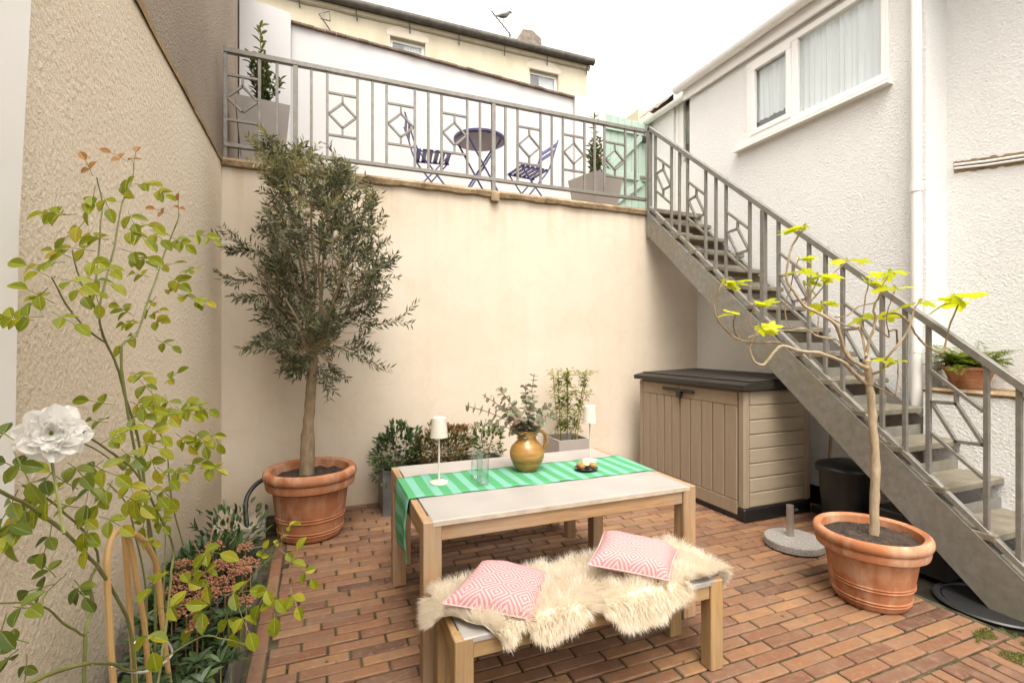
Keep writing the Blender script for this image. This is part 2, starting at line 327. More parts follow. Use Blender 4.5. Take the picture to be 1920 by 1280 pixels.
# ---------------------------------------------------------------- mesh builder
class MB:
    def __init__(s): s.v = []; s.f = []; s.uv = None; s.marks = []
    def add(s, vs, fs):
        o = len(s.v); s.v += [tuple(q) for q in vs]; s.f += [tuple(i + o for i in f) for f in fs]; return s
    def box(s, c, size, rot=None, ch=0.0):
        hx, hy, hz = (q / 2 for q in size); c = Vector(c); vs = []; fs = []
        if ch <= 0:
            for x in (-hx, hx):
                for y in (-hy, hy):
                    for z in (-hz, hz): vs.append(Vector((x, y, z)))
            fs = [(0, 1, 3, 2), (4, 6, 7, 5), (0, 4, 5, 1), (2, 3, 7, 6), (0, 2, 6, 4), (1, 5, 7, 3)]
        else:
            ch = min(ch, hx * .9, hy * .9, hz * .9); idx = {}
            for x in (-1, 1):
                for y in (-1, 1):
                    for z in (-1, 1):
                        for a in range(3):
                            p = [x * hx, y * hy, z * hz]
                            for b in range(3):
                                if b != a: p[b] -= (x, y, z)[b] * ch
                            idx[(x, y, z, a)] = len(vs); vs.append(Vector(p))
            S = (-1, 1)
            for a in range(3):
                for sg in S:
                    b, d = [q for q in range(3) if q != a]
                    def key(sb, sd):
                        t = [0, 0, 0]; t[a] = sg; t[b] = sb; t[d] = sd; return idx[(*t, a)]
                    q = [key(-1, -1), key(1, -1), key(1, 1), key(-1, 1)]
                    fs.append(q if (sg > 0) == (a != 1) else q[::-1])
            for a in range(3):
                b, d = [q for q in range(3) if q != a]
                for sb in S:
                    for sd in S:
                        def kk(sa, ax):
                            t = [0, 0, 0]; t[a] = sa; t[b] = sb; t[d] = sd; return idx[(*t, ax)]
                        fs.append((kk(-1, b), kk(1, b), kk(1, d), kk(-1, d)))
            for x in S:
                for y in S:
                    for z in S: fs.append(tuple(idx[(x, y, z, a)] for a in range(3)))
        if rot is not None: vs = [rot @ q for q in vs]
        return s.add([q + c for q in vs], fs)
    def span(s, a, b, ch=0.0):
        a, b = Vector(a), Vector(b); return s.box((a + b) / 2, [abs(q) for q in (b - a)], None, ch)
    def beam(s, p0, p1, w, h, up=(0, 0, 1), ch=0.0):
        p0, p1 = Vector(p0), Vector(p1); d = p1 - p0; z = d.normalized(); up = Vector(up)
        x = up.cross(z)
        if x.length < 1e-4: x = Vector((1, 0, 0)).cross(z)
        x.normalize(); y = z.cross(x)
        return s.box((p0 + p1) / 2, (w, h, d.length), Matrix((x, y, z)).transposed(), ch)
    def tube(s, pts, rad, n=8, cap=True):
        pts = [Vector(p) for p in pts]; m = len(pts)
        if isinstance(rad, (int, float)): rad = [rad] * m
        o = len(s.v); px = None
        for i, p in enumerate(pts):
            t = (pts[min(i + 1, m - 1)] - pts[max(i - 1, 0)])
            if t.length < 1e-9: t = Vector((0, 0, 1))
            t.normalize()
            if px is None: px = t.orthogonal()
            px = px - t * px.dot(t)
            if px.length < 1e-6: px = t.orthogonal()
            px.normalize(); py = t.cross(px)
            for k in range(n):
                a = 2 * math.pi * k / n; s.v.append(tuple(p + (px * math.cos(a) + py * math.sin(a)) * rad[i]))
        for i in range(m - 1):
            for k in range(n):
                k2 = (k + 1) % n; s.f.append((o + i * n + k, o + i * n + k2, o + (i + 1) * n + k2, o + (i + 1) * n + k))
        if cap: s.f.append(tuple(o + k for k in range(n))[::-1]); s.f.append(tuple(o + (m - 1) * n + k for k in range(n)))
        return s
    def lathe(s, prof, c=(0, 0, 0), n=40, sx=1, sy=1, close=False):
        o = len(s.v); c = Vector(c); m = len(prof)
        for r, z in prof:
            for k in range(n):
                a = 2 * math.pi * k / n; s.v.append((c.x + r * sx * math.cos(a), c.y + r * sy * math.sin(a), c.z + z))
        for i in range(m - 1):
            for k in range(n):
                k2 = (k + 1) % n; s.f.append((o + i * n + k, o + i * n + k2, o + (i + 1) * n + k2, o + (i + 1) * n + k))
        s.f.append(tuple(o + k for k in range(n))[::-1])
        if not close: s.f.append(tuple(o + (m - 1) * n + k for k in range(n)))
        return s
    def prism(s, poly, ax, d0, d1):
        # poly: 2D points; ax: extrusion axis 0,1,2
        def mk(p, d): t = list(p); t.insert(ax, d); return tuple(t)
        n = len(poly); o = len(s.v)
        s.v += [mk(p, d0) for p in poly] + [mk(p, d1) for p in poly]
        s.f.append(tuple(o + i for i in range(n))); s.f.append(tuple(o + n + i for i in range(n))[::-1])
        for i in range(n): j = (i + 1) % n; s.f.append((o + i, o + n + i, o + n + j, o + j))
        return s
    def leaf(s, p, d, nrm, L, W, kind=0, fold=.25, curl=.15):
        p = Vector(p); d = Vector(d).normalized(); nrm = Vector(nrm); side = d.cross(nrm)
        if side.length < 1e-4: side = d.orthogonal()
        side.normalize(); up = side.cross(d)
        def q(a, b, c): return p + d * (a * L) + side * (b * W / 2) + up * (c * L)
        if kind == 0:      # lance: two halves
            vs = [q(0, 0, 0), q(.45, 1, fold * W / L), q(.5, 0, 0), q(.45, -1, fold * W / L), q(1, 0, -curl)]
            fs = [(0, 2, 1), (0, 3, 2), (1, 2, 4), (2, 3, 4)]
        elif kind == 1:    # ovate
            g = fold * W / L; st_ = ((.14, .52), (.32, .90), (.52, 1.0), (.72, .80), (.88, .45)); vs = [q(0, 0, 0)]
            for x_, w_ in st_: c_ = -curl * x_ * x_; vs += [q(x_, w_, g * w_ + c_), q(x_ + .02, 0, c_), q(x_, -w_, g * w_ + c_)]
            vs.append(q(1, 0, -curl)); fs = [(0, 2, 1), (0, 3, 2)]
            for i in range(4):
                o_ = 1 + i * 3; fs += [(o_, o_ + 1, o_ + 4, o_ + 3), (o_ + 1, o_ + 2, o_ + 5, o_ + 4)]
            fs += [(13, 14, 16), (14, 15, 16)]
        else:              # lobed fig leaf
            pts = []; n = 41
            for i in range(n):
                a = -2.75 + 5.5 * i / (n - 1)
                lobe = .46 + max(.54 * math.exp(-(a / .40) ** 2), .44 * math.exp(-((abs(a) - 1.02) / .36) ** 2), .26 * math.exp(-((abs(a) - 2.05) / .42) ** 2)) + .012 * math.sin(a * 31)
                pts.append((.32 + .68 * lobe * math.cos(a), .98 * lobe * math.sin(a)))
            w0 = random.random() * 9
            vs = [q(.3, 0, 0)] + [q(x, y, -curl * (x * x * .6 + y * y * .5) + fold * abs(y) * .25 + .07 * math.sin(x * 7 + w0) * y) for x, y in pts] + [q(0, 0, 0)]
            fs = [(0, i + 1, i + 2) for i in range(n - 1)] + [(0, n, n + 1), (0, n + 1, 1)]
        s.marks.append((len(s.v), len(s.v) + len(vs), len(s.f), len(s.f) + len(fs), L * W))
        return s.add(vs, fs)
    def octa(s, c, r):
        c = Vector(c); vs = [c + Vector(q) * r for q in ((1, 0, 0), (-1, 0, 0), (0, 1, 0), (0, -1, 0), (0, 0, 1), (0, 0, -1))]
        return s.add(vs, [(0, 2, 4), (2, 1, 4), (1, 3, 4), (3, 0, 4), (2, 0, 5), (1, 2, 5), (3, 1, 5), (0, 3, 5)])
    def build(s, name, mat, parent=None, smooth=False, world=True):
        off = parent_origin(parent) if (parent is not None and world) else Vector((0, 0, 0))
        me = bpy.data.meshes.new(name)
        me.from_pydata([(a - off.x, b - off.y, c - off.z) for a, b, c in s.v], [], s.f)
        if s.uv:
            ul = me.uv_layers.new(name='UVMap')
            for lp in me.loops: ul.data[lp.index].uv = s.uv[lp.vertex_index]
        me.materials.append(M[mat] if isinstance(mat, str) else mat)
        if smooth:
            me.polygons.foreach_set('use_smooth', [True] * len(me.polygons))
            try: me.set_sharp_from_angle(angle=R(38))
            except Exception: pass
        me.update()
        o = bpy.data.objects.new(name, me); col.objects.link(o)
        if parent is not None: o.parent = parent
        return o
def build_leaves(mb, mat, parent, name='leaf', limit=300, rest='foliage'):
    # every leaf its own part, up to the limit; what is left stays one part
    mk = sorted(mb.marks, key=lambda q: -q[4] / max(.3, fwd(mb.v[q[0]])) ** 2)
    used = set()
    for (v0, v1, f0, f1, _) in mk[:limit]:
        sub = MB(); sub.v = mb.v[v0:v1]; sub.f = [tuple(i - v0 for i in f) for f in mb.f[f0:f1]]
        if v1 - v0 == 17: sub.uv = [(.5, 0)] + [(x_, y_) for y_ in (.14, .32, .52, .72, .88) for x_ in (.002, .5, 1)] + [(.5, 1)]
        sub.build(name, mat, parent, True)
    if len(mk) > limit:
        sub = MB()
        for (v0, v1, f0, f1, _) in mk[limit:]: sub.add(mb.v[v0:v1], [tuple(i - v0 for i in f) for f in mb.f[f0:f1]])
        stuff(sub.build(rest, mat, parent, True))
def parent_origin(p):
    v = Vector((0, 0, 0))
    while p is not None: v = v + Vector(p.location); p = p.parent
    return v
def tag(o, label, cat, group=None):
    o['label'] = label; o['category'] = cat
    if group: o['group'] = group
    return o
def thing(name, label, cat, loc=(0, 0, 0), group=None):
    o = bpy.data.objects.new(name, None); col.objects.link(o); o.location = loc; o.empty_display_size = .1
    return tag(o, label, cat, group)
def struct(o): o['kind'] = 'structure'; return o
def stuff(o): o['kind'] = 'stuff'; return o
U = random.uniform
def rv(s=1.0): return Vector((U(-s, s), U(-s, s), U(-s, s)))
def smooth_path(pts, sub=4):
    pts = [Vector(p) for p in pts]; out = []
    for i in range(len(pts) - 1):
        p0 = pts[max(i - 1, 0)]; p1 = pts[i]; p2 = pts[i + 1]; p3 = pts[min(i + 2, len(pts) - 1)]
        for k in range(sub):
            t = k / sub
            out.append(.5 * ((2 * p1) + (p2 - p0) * t + (2 * p0 - 5 * p1 + 4 * p2 - p3) * t * t + (3 * p1 - p0 - 3 * p2 + p3) * t ** 3))
    out.append(pts[-1]); return out

# ================================================================ THE SETTING
WX, BY, RX = -.79, 4.87, 4.47          # left wall, back wall, right wall
TZ = 3.16                              # terrace level
g = MB(); g.add([(-300, -300, -.06), (300, -300, -.06), (300, 300, -.06), (-300, 300, -.06)], [(0, 1, 2, 3)])
struct(g.build('ground', 'earth'))

# ---- brick paving
pv = MB(); pv.add([(-.8, -2, -.009), (3.44, -2, -.009), (3.44, 2.2, -.009), (4.47, 2.2, -.009), (4.47, 4.9, -.009), (-.8, 4.9, -.009)], [(0, 1, 2, 3, 4, 5)])
paving = struct(pv.build('paving', 'mortar'))
BL, BW, JT = .286, .0785, .011
bricks = []   # (cx, cy, length, width, rot90)
rows = int((BY - 1.405) / BW) + 1
for r in range(rows):
    y = 1.405 + (r + .5) * BW
    if y + BW / 2 > BY: break
    xmax = 3.40 if y < 2.15 else 4.46
    off = ((r * .34) % 1.0) * BL + U(-.035, .035)
    x = -.235 - off
    while x < xmax:
        x0 = max(x, -.235); x1 = min(x + BL, xmax)
        if x1 - x0 > .035: bricks.append(((x0 + x1) / 2, y, x1 - x0, BW, 0))
        x += BL
# edging course along the planter and the rotated courses in front
y = -1.0
while y < BY - .1:
    bricks.append((-.235 - .0425, y + BL / 2, BL, .080, 1)); y += BL
for i, x in enumerate([2.2 + .0785 * k for k in range(16)]):
    y = 1.400 - (i % 3) * .095
    if i % 3: bricks.append((x + .039, 1.400 - (i % 3) * .0475, (i % 3) * .095, BW, 1))
    while y > .4: bricks.append((x + .039, y - BL / 2, BL, BW, 1)); y -= BL
for r in range(14):
    y = 1.405 - (r + .5) * BW; x = -.235 - ((r * .34 + .5) % 1) * BL
    while x < 2.19:
        x0 = max(x, -.235); x1 = min(x + BL, 2.19)
        if x1 - x0 > .035: bricks.append(((x0 + x1) / 2, y, x1 - x0, BW, 0))
        x += BL
def seen(b):
    f = fwd(b)
    if f < .5: return False
    u, v = proj((b[0], b[1], 0)); return -20 < u < 1940 and v < 1300
def hidden(b):   # under the planter, the pots or behind the bench fleece: not among the ones picked
    return (.35 < b[0] < 1.9 and 2.0 < b[1] < 2.35) or b[0] > 3.45
vis = sorted([b for b in bricks if seen(b) and not hidden(b)], key=lambda b: fwd(b))
near = vis[:300]; nearset = set(near)
meshes = {}
def brick_mesh(L, W):
    k = (round(L, 2), round(W, 3))
    if k not in meshes:
        mb = MB(); mb.box((0, 0, -.025), (L - JT, W - JT, .05), None, .005)
        me = bpy.data.meshes.new('brick'); me.from_pydata(mb.v, [], mb.f); me.materials.append(M['brick']); meshes[k] = me
    return meshes[k]
for b in near:
    o = bpy.data.objects.new('brick', brick_mesh(b[2], b[3])); col.objects.link(o); o.parent = paving
    o.location = (b[0] + U(-.0015, .0015), b[1] + U(-.0015, .0015), U(-.0025, .0025))
    o.rotation_euler = (U(-.008, .008), U(-.008, .008), (R(90) if b[4] else 0) + U(-.008, .008))
rest = MB()
for b in bricks:
    if b in nearset or not (seen(b) or fwd(b) > 1.0): continue
    rz = (R(90) if b[4] else 0) + U(-.008, .008)
    rest.box((b[0], b[1], -.025 + U(-.0025, .0025)), (b[2] - JT, b[3] - JT, .05), Matrix.Rotation(rz, 3, 'Z') @ Matrix.Rotation(U(-.008, .008), 3, 'X'), .0035)
stuff(rest.build('bricks', 'brick', paving))

# ---- terrace (filled ground behind the retaining wall)
t = MB(); t.span((-.8, BY + .25, 0), (9, 6.6, TZ - .004)); struct(t.build('terrace', 'concrete'))

# ---- left wall
lw = thing('rendered_wall', 'tall cream roughcast wall along the left side of the courtyard', 'wall', (WX, 2, 0))
m = MB(); m.span((WX - .30, -2.5, -.05), (WX, BY + .3, 3.13)); m.build('wall', 'roughcast_cream', lw)
m = MB()
n = 60
for i in range(n + 1):
    y = -2.5 + (BY + 2.5) * i / n; j = noise.noise((y * 6, 0, 0)) * .012
    m.v += [(WX + .012 + j * .4, y, 3.115 + j * .5), (WX + .02 + j, y, 3.135 + j), (WX - .06, y, 3.165 + j)]
for i in range(n):
    for k in range(2): m.f.append((i * 3 + k, i * 3 + 3 + k, i * 3 + 4 + k, i * 3 + 1 + k))
m.build('ledge', 'cream_ledge', lw)
gh = thing('neighbouring_house', 'grey brown pebbledash gable rising above the cream wall', 'building', (WX - .3, 2, 3.1))
m = MB(); m.span((WX - 4.5, -2.5, 3.0), (WX - .045, 6.42, 5.9)); m.build('wall', 'pebbledash', gh)
m = MB(); m.prism([(WX + .05, 5.9), (WX - 2.3, 6.9), (WX - 4.6, 5.9)], 1, -2.6, 6.5); m.build('roof', 'slate', gh)
tr = MB(); tr.prism([(1.28, 1.05), (1.69, 1.05), (1.715, 1.85), (1.775, 2.51), (1.80, 3.12), (1.28, 3.12)], 0, WX + .001, WX + .035)
tag(tr.build('door_frame', 'upvc'), 'white upright board at the far left edge on the cream wall', 'door frame')
m = MB(); m.box((-.60, 4.55, .05), (.38, .55, .13), Matrix.Rotation(.06, 3, 'Z'), .015)
tag(m.build('concrete_block', 'concrete'), 'low worn concrete block in the corner beside the olive pot', 'block')

# ---- back retaining wall
rw = thing('retaining_wall', 'smooth cream rendered retaining wall at the back of the courtyard', 'wall', (1.5, BY, 0))
m = MB(); m.span((WX - .1, BY, -.05), (RX + .3, BY + .26, 3.09)); m.build('wall', 'render', rw)
m = MB(); n = 160
for i in range(n + 1):
    x = WX + (3.70 - WX) * i / n; a = noise.noise((x * 5, 1.3, 0)) * .012 + noise.noise((x * 17, 4, 0)) * .008; b = noise.noise((x * 7, 9.3, 0)) * .012
    m.v += [(x, BY - .004, 3.082 + b), (x, BY - .035 + a, 3.092 + b), (x, BY - .045 + a, 3.135 + a * .5), (x, BY - .025 + a, TZ), (x, BY + .26, TZ + .004)]
for i in range(n):
    for k in range(4): m.f.append((i * 5 + k, i * 5 + 5 + k, i * 5 + 6 + k, i * 5 + 1 + k))
m.build('coping', 'coping', rw, True)

# ---- terrace walls, gate
tw = thing('terrace_wall', 'white painted wall with a thin brown coping behind the blue bistro set', 'wall', (1.5, 6.2, TZ))
m = MB(); m.prism([(-.30, TZ - .1), (3.42, TZ - .1), (3.42, 5.07), (-.30, 5.25)], 1, 6.2, 6.42); m.build('wall', 'white_smooth', tw)
m = MB(); n = 30
for i in range(n):
    x0 = -.30 + 3.72 * i / n; x1 = -.30 + 3.72 * (i + 1) / n - .002; zz = 5.25 - .18 * (i + .5) / n
    m.box(((x0 + x1) / 2, 6.30, zz + .015 + U(-.003, .003)), (x1 - x0, .28 + U(-.015, .015), .03), Matrix.Rotation(.048, 3, 'Y'), .004)
m.build('coping', 'cope_dark', tw)
m = MB(); m.prism([(WX - .03, TZ - .1), (-.302, TZ - .1), (-.302, 5.33), (WX - .03, 5.40)], 1, 6.12, 6.45)
tag(m.build('wall_pier', 'white_smooth'), 'tall white wall section behind the left bay planter', 'wall')
m = MB(); m.prism([(3.422, TZ - .1), (3.93, TZ - .1), (3.93, 5.06), (3.422, 5.11)], 1, 6.14, 6.48)
tag(m.build('gate_pier', 'white_smooth'), 'short white pier between the terrace wall and green gate', 'wall')
gt = thing('garden_gate', 'pale mint green boarded gate at the right end of the terrace', 'gate', (4.32, 6.2, TZ))
for i in range(6):
    x0 = 3.94 + i * .125; m = MB(); m.span((x0, 6.21, TZ + .03), (x0 + .122, 6.235, 4.965 - i * .006), .003); m.build('board', 'gate', gt)
for z in (3.45, 4.02, 4.72): m = MB(); m.span((3.95, 6.175, z), (4.68, 6.209, z + .11), .004); m.build('ledge', 'gate', gt)
for z0, z1 in ((3.56, 4.02), (4.13, 4.72)):
    m = MB(); m.beam((4.02, 6.19, z0 + .02), (4.60, 6.19, z1 - .02), .09, .03, (0, 1, 0)); m.build('brace', 'gate', gt)
m = MB(); m.span((4.60, 6.14, 4.60), (4.66, 6.174, 4.68), .006); m.tube([(4.61, 6.13, 4.68), (4.61, 6.13, 4.72), (4.65, 6.13, 4.72), (4.65, 6.13, 4.68)], .006, 6); m.build('padlock', 'black_metal', gt, True)
m = MB(); m.span((4.56, 6.15, 4.06), (4.69, 6.174, 4.10), .004); m.tube([(4.58, 6.14, 4.08), (4.64, 6.14, 4.08), (4.64, 6.11, 4.13)], .006, 6); m.build('bolt', 'steel', gt, True)
m = MB(); m.span((4.70, 6.2, TZ), (4.78, 6.29, 4.99), .005); m.build('gate_post', 'gate', gt)

# ---- white building on the right
PYP = 2.36                                # downpipe and corner
wb = thing('white_house', 'white roughcast house on the right with a long upper window', 'building', (RX, 3.5, 0))
wy0, wy1, wz0, wz1 = 2.63, 4.09, 3.78, 4.66
m = MB()
m.span((RX, PYP, -.05), (RX + .3, 5.0, wz0)); m.span((RX, PYP, wz0), (RX + .3, wy0, wz1)); m.span((RX, wy1, wz0), (RX + .3, 5.0, wz1)); m.span((RX, PYP, wz1), (RX + .3, 5.0, 4.78))
m.span((RX + .3, 4.6, 0), (7.5, 5.0, 4.78)); m.build('wall', 'white_roughcast', wb)
m = MB(); m.span((RX + .27, -2.5, -.05), (RX + .5, PYP + .001, 6.5)); m.build('side_wall', 'white_roughcast', wb)
m = MB(); m.span((4.34, -2.5, -.05), (RX + .28, PYP - .05, 1.185)); m.build('low_wall', 'white_roughcast', wb)
m = MB(); n = 60
for i in range(n + 1):
    y = -1 + (PYP - .05 + 1) * i / n; a = noise.noise((y * 9, 3, 0)) * .015 + noise.noise((y * 31, 3, 5)) * .008
    m.v += [(4.337 + a * .4, y, 1.168 + a), (4.325 + a, y, 1.19), (4.345 + a, y, 1.204), (RX + .27, y, 1.206)]
for i in range(n):
    for k in range(3): m.f.append((i * 4 + k, i * 4 + 4 + k, i * 4 + 5 + k, i * 4 + 1 + k))
m.build('wall_ledge', 'coping', wb)
m = MB(); m.span((RX - .012, PYP, -.02), (RX - .002, 4.86, .17)); m.build('plinth', 'black', wb)
win = MB(); fw = .06
xa, xb = RX - .012, RX + .06
win.span((xa, wy0, wz0), (xb, wy1, wz0 + fw), .004); win.span((xa, wy0, wz1 - fw), (xb, wy1, wz1), .004)
ym = 3.50
for ya, yb in ((wy0, wy0 + fw), (ym - .035, ym + .035), (wy1 - fw, wy1)): win.span((xa + .001, ya, wz0 + fw), (xb, yb, wz1 - fw), .004)
wo = win.build('window', 'upvc', wb)
m = MB(); a0, a1 = ym + .036, wy1 - fw - .001
for q in (((a0, wz0 + fw), (a1, wz0 + fw + .055)), ((a0, wz1 - fw - .055), (a1, wz1 - fw)), ((a0, wz0 + fw + .055), (a0 + .055, wz1 - fw - .055)), ((a1 - .055, wz0 + fw + .055), (a1, wz1 - fw - .055))):
    m.span((xa - .012, q[0][0], q[0][1]), (xa + .03, q[1][0], q[1][1]), .004)
m.build('casement', 'upvc', wo)
m = MB(); m.span((RX + .02, a0 + .05, wz0 + .11), (RX + .026, a1 - .05, wz1 - .11)); m.build('pane', 'pane', wo)
m = MB(); m.span((RX + .02, wy0 + fw, wz0 + fw), (RX + .026, ym - .035, wz1 - fw)); m.build('pane', 'pane', wo)
m = MB(); N = 120
for i in range(N + 1):
    y = wy0 + (wy1 - wy0) * i / N; x = RX + .07 + .012 * math.sin(i * 1.3) + .01 * math.sin(i * .51)
    zb = wz0 if y < 3.52 else wz0 + .22
    m.v += [(x, y, zb), (x, y, wz1)]
for i in range(N): m.f.append((2 * i, 2 * i + 2, 2 * i + 3, 2 * i + 1))
m.build('net_curtain', 'curtain', wo, True)
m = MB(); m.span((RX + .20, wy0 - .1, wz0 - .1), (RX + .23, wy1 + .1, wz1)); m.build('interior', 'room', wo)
m = MB(); m.prism([(RX - .075, 3.715), (RX - .075, 3.74), (RX + .03, 3.779), (RX + .03, 3.715)], 1, 2.60, 4.22); m.build('window_sill', 'upvc', wb)
m = MB(); m.span((RX - .06, 1.2, 4.70), (RX - .03, 5.06, 4.90)); m.build('fascia', 'upvc', wb)
def gutter(name, x, y0, y1, z, r, parent):
    g_ = MB(); n = 10; prof = [(x - r * math.cos(math.pi * k / n), z - r * math.sin(math.pi * k / n)) for k in range(n + 1)]
    prof += [(px + (.006 if px < x else -.006), pz + .0) for px, pz in prof[::-1]]
    o_ = len(g_.v)
    for yy in (y0, y1): g_.v += [(px, yy, pz) for px, pz in prof]
    L = len(prof)
    for i in range(L): j = (i + 1) % L; g_.f.append((o_ + i, o_ + j, o_ + L + j, o_ + L + i))
    g_.f.append(tuple(range(n + 1))); 
    go = g_.build(name, 'upvc', parent, True)
    yy = y0 + .35
    while yy < y1:
        b_ = MB(); p2 = [(x - (r + .006) * math.cos(math.pi * k / n), z - (r + .006) * math.sin(math.pi * k / n)) for k in range(n + 1)]
        for y_ in (yy, yy + .045): b_.v += [(px, y_, pz) for px, pz in p2]
        for i in range(n): b_.f.append((i, i + 1, n + 2 + i, n + 1 + i))
        b_.build('bracket', 'upvc', go, True); yy += .62
    return go
gutter('gutter', RX - .125, 1.2, 5.12, 4.86, .062, wb)
m = MB(); m.prism([(RX - .10, 4.82), (RX - .10, 4.85), (7.5, 5.85), (7.5, 5.82)], 1, 1.15, 5.08); m.build('roof', 'slate', wb)
m = MB(); m.tube([(RX - .05, PYP + .04, -.05), (RX - .05, PYP + .04, 6.4)], .036, 16); dp = m.build('downpipe', 'upvc', wb, True)
for z in (.9, 2.75, 4.4): m = MB(); m.tube([(RX - .05, PYP + .04, z), (RX - .05, PYP + .04, z + .07)], .043, 16); m.build('collar', 'upvc', dp, True)
for dz in (0, -.028):
    m = MB(); m.tube([(RX + .255, 2.30, 2.97 + dz), (RX + .255, 2.1, 2.93 + dz), (RX + .255, 1.5, 2.84 + dz), (RX + .255, .4, 2.8 + dz)], .009, 8); m.build('cable', 'upvc', wb, True)
m = MB(); n = 40
for i in range(n + 1):
    y = 2.31 - i * .02; zc = 2.968 - (2.31 - y) * .165; a = noise.noise((y * 25, 0, 0)) * .012
    m.v += [(RX + .267, y, zc - .062 + a), (RX + .262, y, zc + .03 - a * 1.3)]
for i in range(n): m.f.append((2 * i, 2 * i + 1, 2 * i + 3, 2 * i + 2))
m.build('broken_render', 'coping', wb)
# lean-to behind with the glazed door
lt = thing('lean_to', 'small white lean-to with glazed door beyond the stair head', 'building', (4.8, 5.8, TZ))
m = MB(); m.span((4.80, 5.70, TZ - .1), (5.0, 6.42, 5.02)); m.span((4.80, 5.002, TZ + 2.02), (5.0, 5.70, 5.02)); m.build('wall', 'white_roughcast', lt)
d = MB()
d.span((4.83, 5.63, TZ), (4.90, 5.695, 5.10)); d.span((4.83, 5.01, TZ), (4.90, 5.05, 5.10)); d.span((4.83, 5.05, TZ + 1.93), (4.90, 5.63, 5.10)); dr = d.build('door', 'upvc', lt)
d = MB(); d.span((4.84, 5.05, TZ + .02), (4.89, 5.63, TZ + .95)); d.span((4.84, 5.54, TZ + .95), (4.89, 5.63, TZ + 1.93)); d.build('door_panel', 'upvc', dr)
d = MB(); d.span((4.86, 5.05, TZ + .95), (4.866, 5.54, TZ + 1.93)); d.build('pane', 'pane', dr)
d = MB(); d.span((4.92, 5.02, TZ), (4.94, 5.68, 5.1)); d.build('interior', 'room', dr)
d = MB(); d.span((4.80, 5.575, TZ + .93), (4.838, 5.60, TZ + 1.10), .004); d.tube([(4.80, 5.59, TZ + 1.03), (4.79, 5.48, TZ + 1.03)], .009, 8); d.build('handle', 'steel', dr, True)
gutter('gutter', 4.72, 5.02, 6.22, 4.98, .055, lt)
m = MB(); m.prism([(4.70, 4.97), (4.70, 4.99), (5.4, 5.26), (5.4, 5.24)], 1, 5.0, 6.25); m.build('roof', 'slate', lt)
m = MB(); N = 10
for i in range(N + 1):
    for k in range(7):
        a = k / 6; m.v.append((4.70 + .5 * a, 5.72 + .72 * i / N, 5.07 + .19 * math.sin(math.pi * min(1, a * 1.2) * .8) + .04 * noise.noise((i * .9, k * .9, 2))))
for i in range(N):
    for k in range(6): m.f.append((i * 7 + k, i * 7 + k + 1, i * 7 + 8 + k, i * 7 + 7 + k))
m.build('lead_flashing', 'stone', lt, True)
m = MB(); m.span((4.92, 6.7, TZ), (5.3, 7.2, 5.42)); tag(m.build('far_wall', 'house'), 'sliver of beige wall beyond the green gate', 'wall')
m = MB(); m.tube([(7.2, 5.6, 5.5), (7.2, 5.6, 8.9)], .028, 8); m.tube([(6.9, 5.6, 8.2), (7.2, 5.6, 8.22)], .014, 6)
tag(m.build('aerial_mast', 'wire', None, True), 'bare grey mast rising behind the white house roof', 'mast')

# ---- pale house in the background
HY = 15.0
ph = thing('terraced_house', 'pale yellow rendered house with dark gutter above the terrace wall', 'building', (4, HY, 3))
wins = [(2.0, 3.07, 9.55, 10.83), (6.6, 7.70, 9.5, 10.80), (-2.75, -1.65, 9.6, 11.0)]
xs = sorted(set([-6, 8.82] + [q for w_ in wins for q in w_[:2]])); m = MB()
for i in range(len(xs) - 1):
    a, b = xs[i], xs[i + 1]; hit = [w_ for w_ in wins if w_[0] <= a + 1e-6 and b <= w_[1] + 1e-6]
    if hit: m.span((a, HY, 2), (b, HY + .4, hit[0][2])); m.span((a, HY, hit[0][3]), (b, HY + .4, 11.3))
    else: m.span((a, HY, 2), (b, HY + .4, 11.3))
m.span((-6, HY + .4, 2), (8.82, HY + 6, 11.2)); m.build('wall', 'house', ph)
for (a, b, z0, z1) in wins:
    m = MB(); m.span((a, HY + .14, z0), (a + .09, HY + .2, z1)); m.span((b - .09, HY + .14, z0), (b, HY + .2, z1)); m.span((a + .09, HY + .14, z1 - .10), (b - .09, HY + .2, z1)); m.span((a + .09, HY + .14, z0), (b - .09, HY + .2, z0 + .1))
    wo = m.build('window', 'upvc', ph)
    m = MB(); m.span((a + .09, HY + .17, z0 + .1), (b - .09, HY + .176, z1 - .1)); m.build('pane', 'pane', wo)
    m = MB(); N = 40
    xm = a + (b - a) * .42
    for i in range(N + 1): x = xm + (b - xm) * i / N; yy = HY + .26 + .02 * math.sin(i * 1.1); m.v += [(x, yy, z0), (x, yy, z1)]
    for i in range(N): m.f.append((2 * i, 2 * i + 2, 2 * i + 3, 2 * i + 1))
    m.build('net_curtain', 'curtain', wo, True)
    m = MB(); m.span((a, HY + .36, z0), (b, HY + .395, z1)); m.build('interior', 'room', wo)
    m = MB(); n = 12
    for i in range(n + 1):
        x = a - .1 + (b - a + .2) * i / n; h = .22 * (1 - ((i - n / 2) / (n / 2)) ** 2)
        for yy in (HY - .008, HY + .16): m.v += [(x, yy, z1 + .02 + h * .0), (x, yy, z1 + .16 + h)]
    for i in range(n):
        o_ = i * 4; m.f += [(o_, o_ + 4, o_ + 5, o_ + 1), (o_ + 1, o_ + 5, o_ + 7, o_ + 3), (o_, o_ + 2, o_ + 6, o_ + 4)]
    m.build('arched_lintel', 'house_trim', wo)
m = MB(); n = 50
for i in range(n + 1):
    x = -6 + 14.9 * i / n; j = noise.noise((x * 1.7, 0, 0)) * .03
    m.v += [(x, HY - .02, 11.16 + j), (x, HY - .08, 11.20 + j), (x, HY - .12, 11.29), (x, HY + .1, 11.30)]
